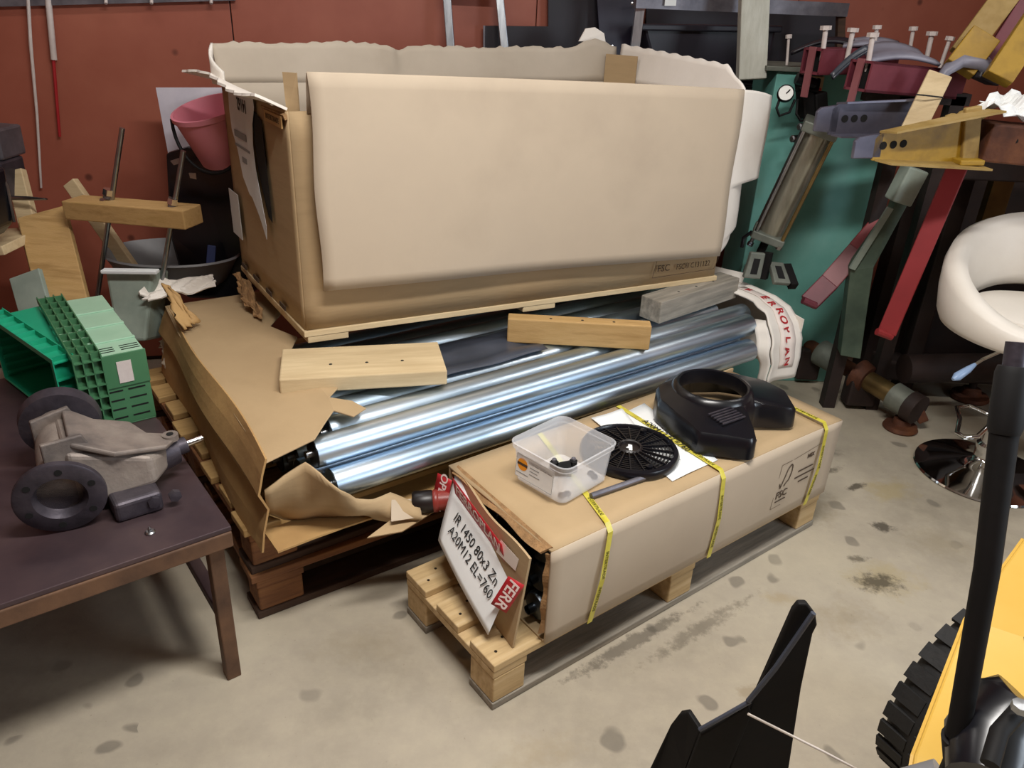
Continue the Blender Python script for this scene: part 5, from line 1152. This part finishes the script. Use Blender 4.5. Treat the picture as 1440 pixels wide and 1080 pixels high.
# ------------------------------------------------------------------ yellow machine, lower right
ym = thing('ride_on_mower', 'yellow ride-on machine with a black tyre at the lower right corner', 'machine', (1.2, 1.2, 0))
wax = Vector((.5, -.87, 0)).normalized(); wcn = Vector((.985, 1.255, .24)) + wax * .07
WMx = axis(wcn - wax * .07, wcn + wax)
MB().lathe([(.10, .0), (.19, -.004), (.215, .006), (.232, .03), (.237, .07), (.232, .11), (.215, .134), (.19, .144), (.10, .14)], 56, WMx).build('tyre', 'tyre', ym, world=True, smooth=True)
for k in range(30):
    a = 2 * math.pi * k / 30
    for z_, o_ in ((.035, 0), (.105, .5)):
        a2 = a + o_ * 2 * math.pi / 30; b_ = MB().box(.230, .2385, -.017, .017, z_ - .03, z_ + .03); b_.v = [WMx @ (Matrix.Rotation(a2, 4, 'Z') @ v) for v in b_.v]; b_.build('tread_lug', 'tyre', ym, world=True)
MB().lathe([(0, .02), (.06, .02), (.10, .01), (.105, .03), (.105, .12), (0, .12)], 36, WMx).build('rim', 'yellow_body', ym, world=True, smooth=True)
# fender and side body
def yz(px, py, z): return Zp(px, py, z)
F0, F1, F2, F3 = yz(1440, 758, .56), yz(1358, 872, .47), yz(1285, 1062, .40), yz(1275, 1120, .38)
out = Vector((.55, -.25, -.02))
b_ = MB(); b_.add([F0, F1, F2, F3, F3 + out * .9, F2 + out, F1 + out, F0 + out], [(0, 1, 6, 7), (1, 2, 5, 6), (2, 3, 4, 5)]); b_.build('fender', 'yellow_body', ym, world=True, solid=.012, bevel=.004)
dn = Vector((.03, -.01, -.2))
b_ = MB(); b_.add([F0, F1, F2, F3] + [p + dn for p in (F0, F1, F2, F3)], [(0, 1, 5, 4), (1, 2, 6, 5), (2, 3, 7, 6)]); b_.build('fender_skirt', 'yellow_body', ym, world=True, solid=.01)
p = yz(1290, 1075, .43); MB().tube([p - Vector((.03, .02, .05)), p + Vector((.03, -.03, -.0))], .035, 16).build('grey_lever', 'grey_plastic', ym, world=True, smooth=True)
MB().tube([yz(1440, 985, .62), yz(1420, 1000, .60), yz(1390, 1045, .58), yz(1385, 1100, .56)], [.045, .06, .06, .05], 16).build('seat_bracket', 'black_plastic', ym, world=True, smooth=True)
MB().tube([yz(1432, 1000, .66), yz(1405, 1030, .66), yz(1392, 1075, .64)], .012, 10).build('bracket_tube', 'black_matt', ym, world=True, smooth=True)
MB().lathe([(0, 0), (.012, 0), (.012, .01), (0, .011)], 8, Matrix.Translation(yz(1434, 998, .69))).build('bolt', 'steel', ym, world=True)
b1, b2, b3 = yz(1352, 1050, .55), Yp(1352, 1020, yz(1352, 1050, .55).y + .02), None
lv = thing('black_post', 'slender black handle post in front of the bar stool', 'post', yz(1350, 1060, .45))
q0, q1, q2, q3, q4 = Yp(1348, 1075, .80), Yp(1346, 1035, .80), Yp(1388, 800, .86), Yp(1412, 610, .92), Yp(1426, 515, .95)
MB().tube([q0 - Vector((0, 0, .35)), q0, q1], .021, 16).build('socket', 'black_matt', lv, world=True, smooth=True)
MB().tube([q1, q1.lerp(q2, .1), q2, q3], [.0165, .0155, .0165, .018], 18).build('post', 'black_matt', lv, world=True, smooth=True)
MB().tube([q3, q3.lerp(q4, .1), q3.lerp(q4, .9), q4], [.019, .0215, .0215, .019], 18).build('grip', 'black_rubber', lv, world=True, smooth=True)
MB().tube([q4, q4 + (q4 - q3) * .35], .014, 14).build('tip', 'cast_dark', lv, world=True, smooth=True)
# black bent plate
bp2 = thing('black_bracket', 'black bent metal plate with two prongs in the foreground', 'bracket', Yp(1040, 1080, .95) - Vector((0, 0, .3)))
yb = .95
def by(px, py, dy=0): return Yp(px, py, yb + dy)
flat([by(1112, 852), by(1120, 842), by(1132, 842), by(1144, 858), by(1146, 872), by(1140, 884), by(1124, 960), by(1105, 1085), by(1098, 1200), by(1000, 1200), by(1020, 1085), by(1052, 988)], .012, 'black_matt', 'right_prong', bp2)
flat([by(1052, 984, -.01), by(1056, 1000, -.01), by(1020, 1085, -.012), by(1000, 1200, -.012), by(955, 1200, .0), by(962, 1085, 0), by(985, 1026, .0)], .012, 'black_matt', 'middle_plate', bp2)
flat([by(985, 1028, .0), by(968, 1002, .03), by(956, 1004, .04), by(942, 1022, .04), by(912, 1085, .04), by(880, 1200, .04), by(958, 1200, .0), by(964, 1085, .0)], .012, 'black_matt', 'left_prong', bp2)
MB().tube([by(1052, 986, -.02), by(1090, 940, -.022), by(1144, 862, -.02)], .0045, 8).build('fold_edge', 'film', bp2, world=True, smooth=True)
MB().tube([by(984, 1026, -.012), by(1020, 1006, -.02), by(1055, 986, -.02)], .004, 8).build('fold_edge', 'film', bp2, world=True, smooth=True)
o = MB().tube([by(1052, 1004, -.03), by(1100, 1028, -.035), by(1160, 1058, -.03), by(1230, 1095, -.02)], .0022, 8).build('white_wire', 'wire_white', smooth=True); tag(o, 'thin pale wire crossing the black bent plate', 'wire')
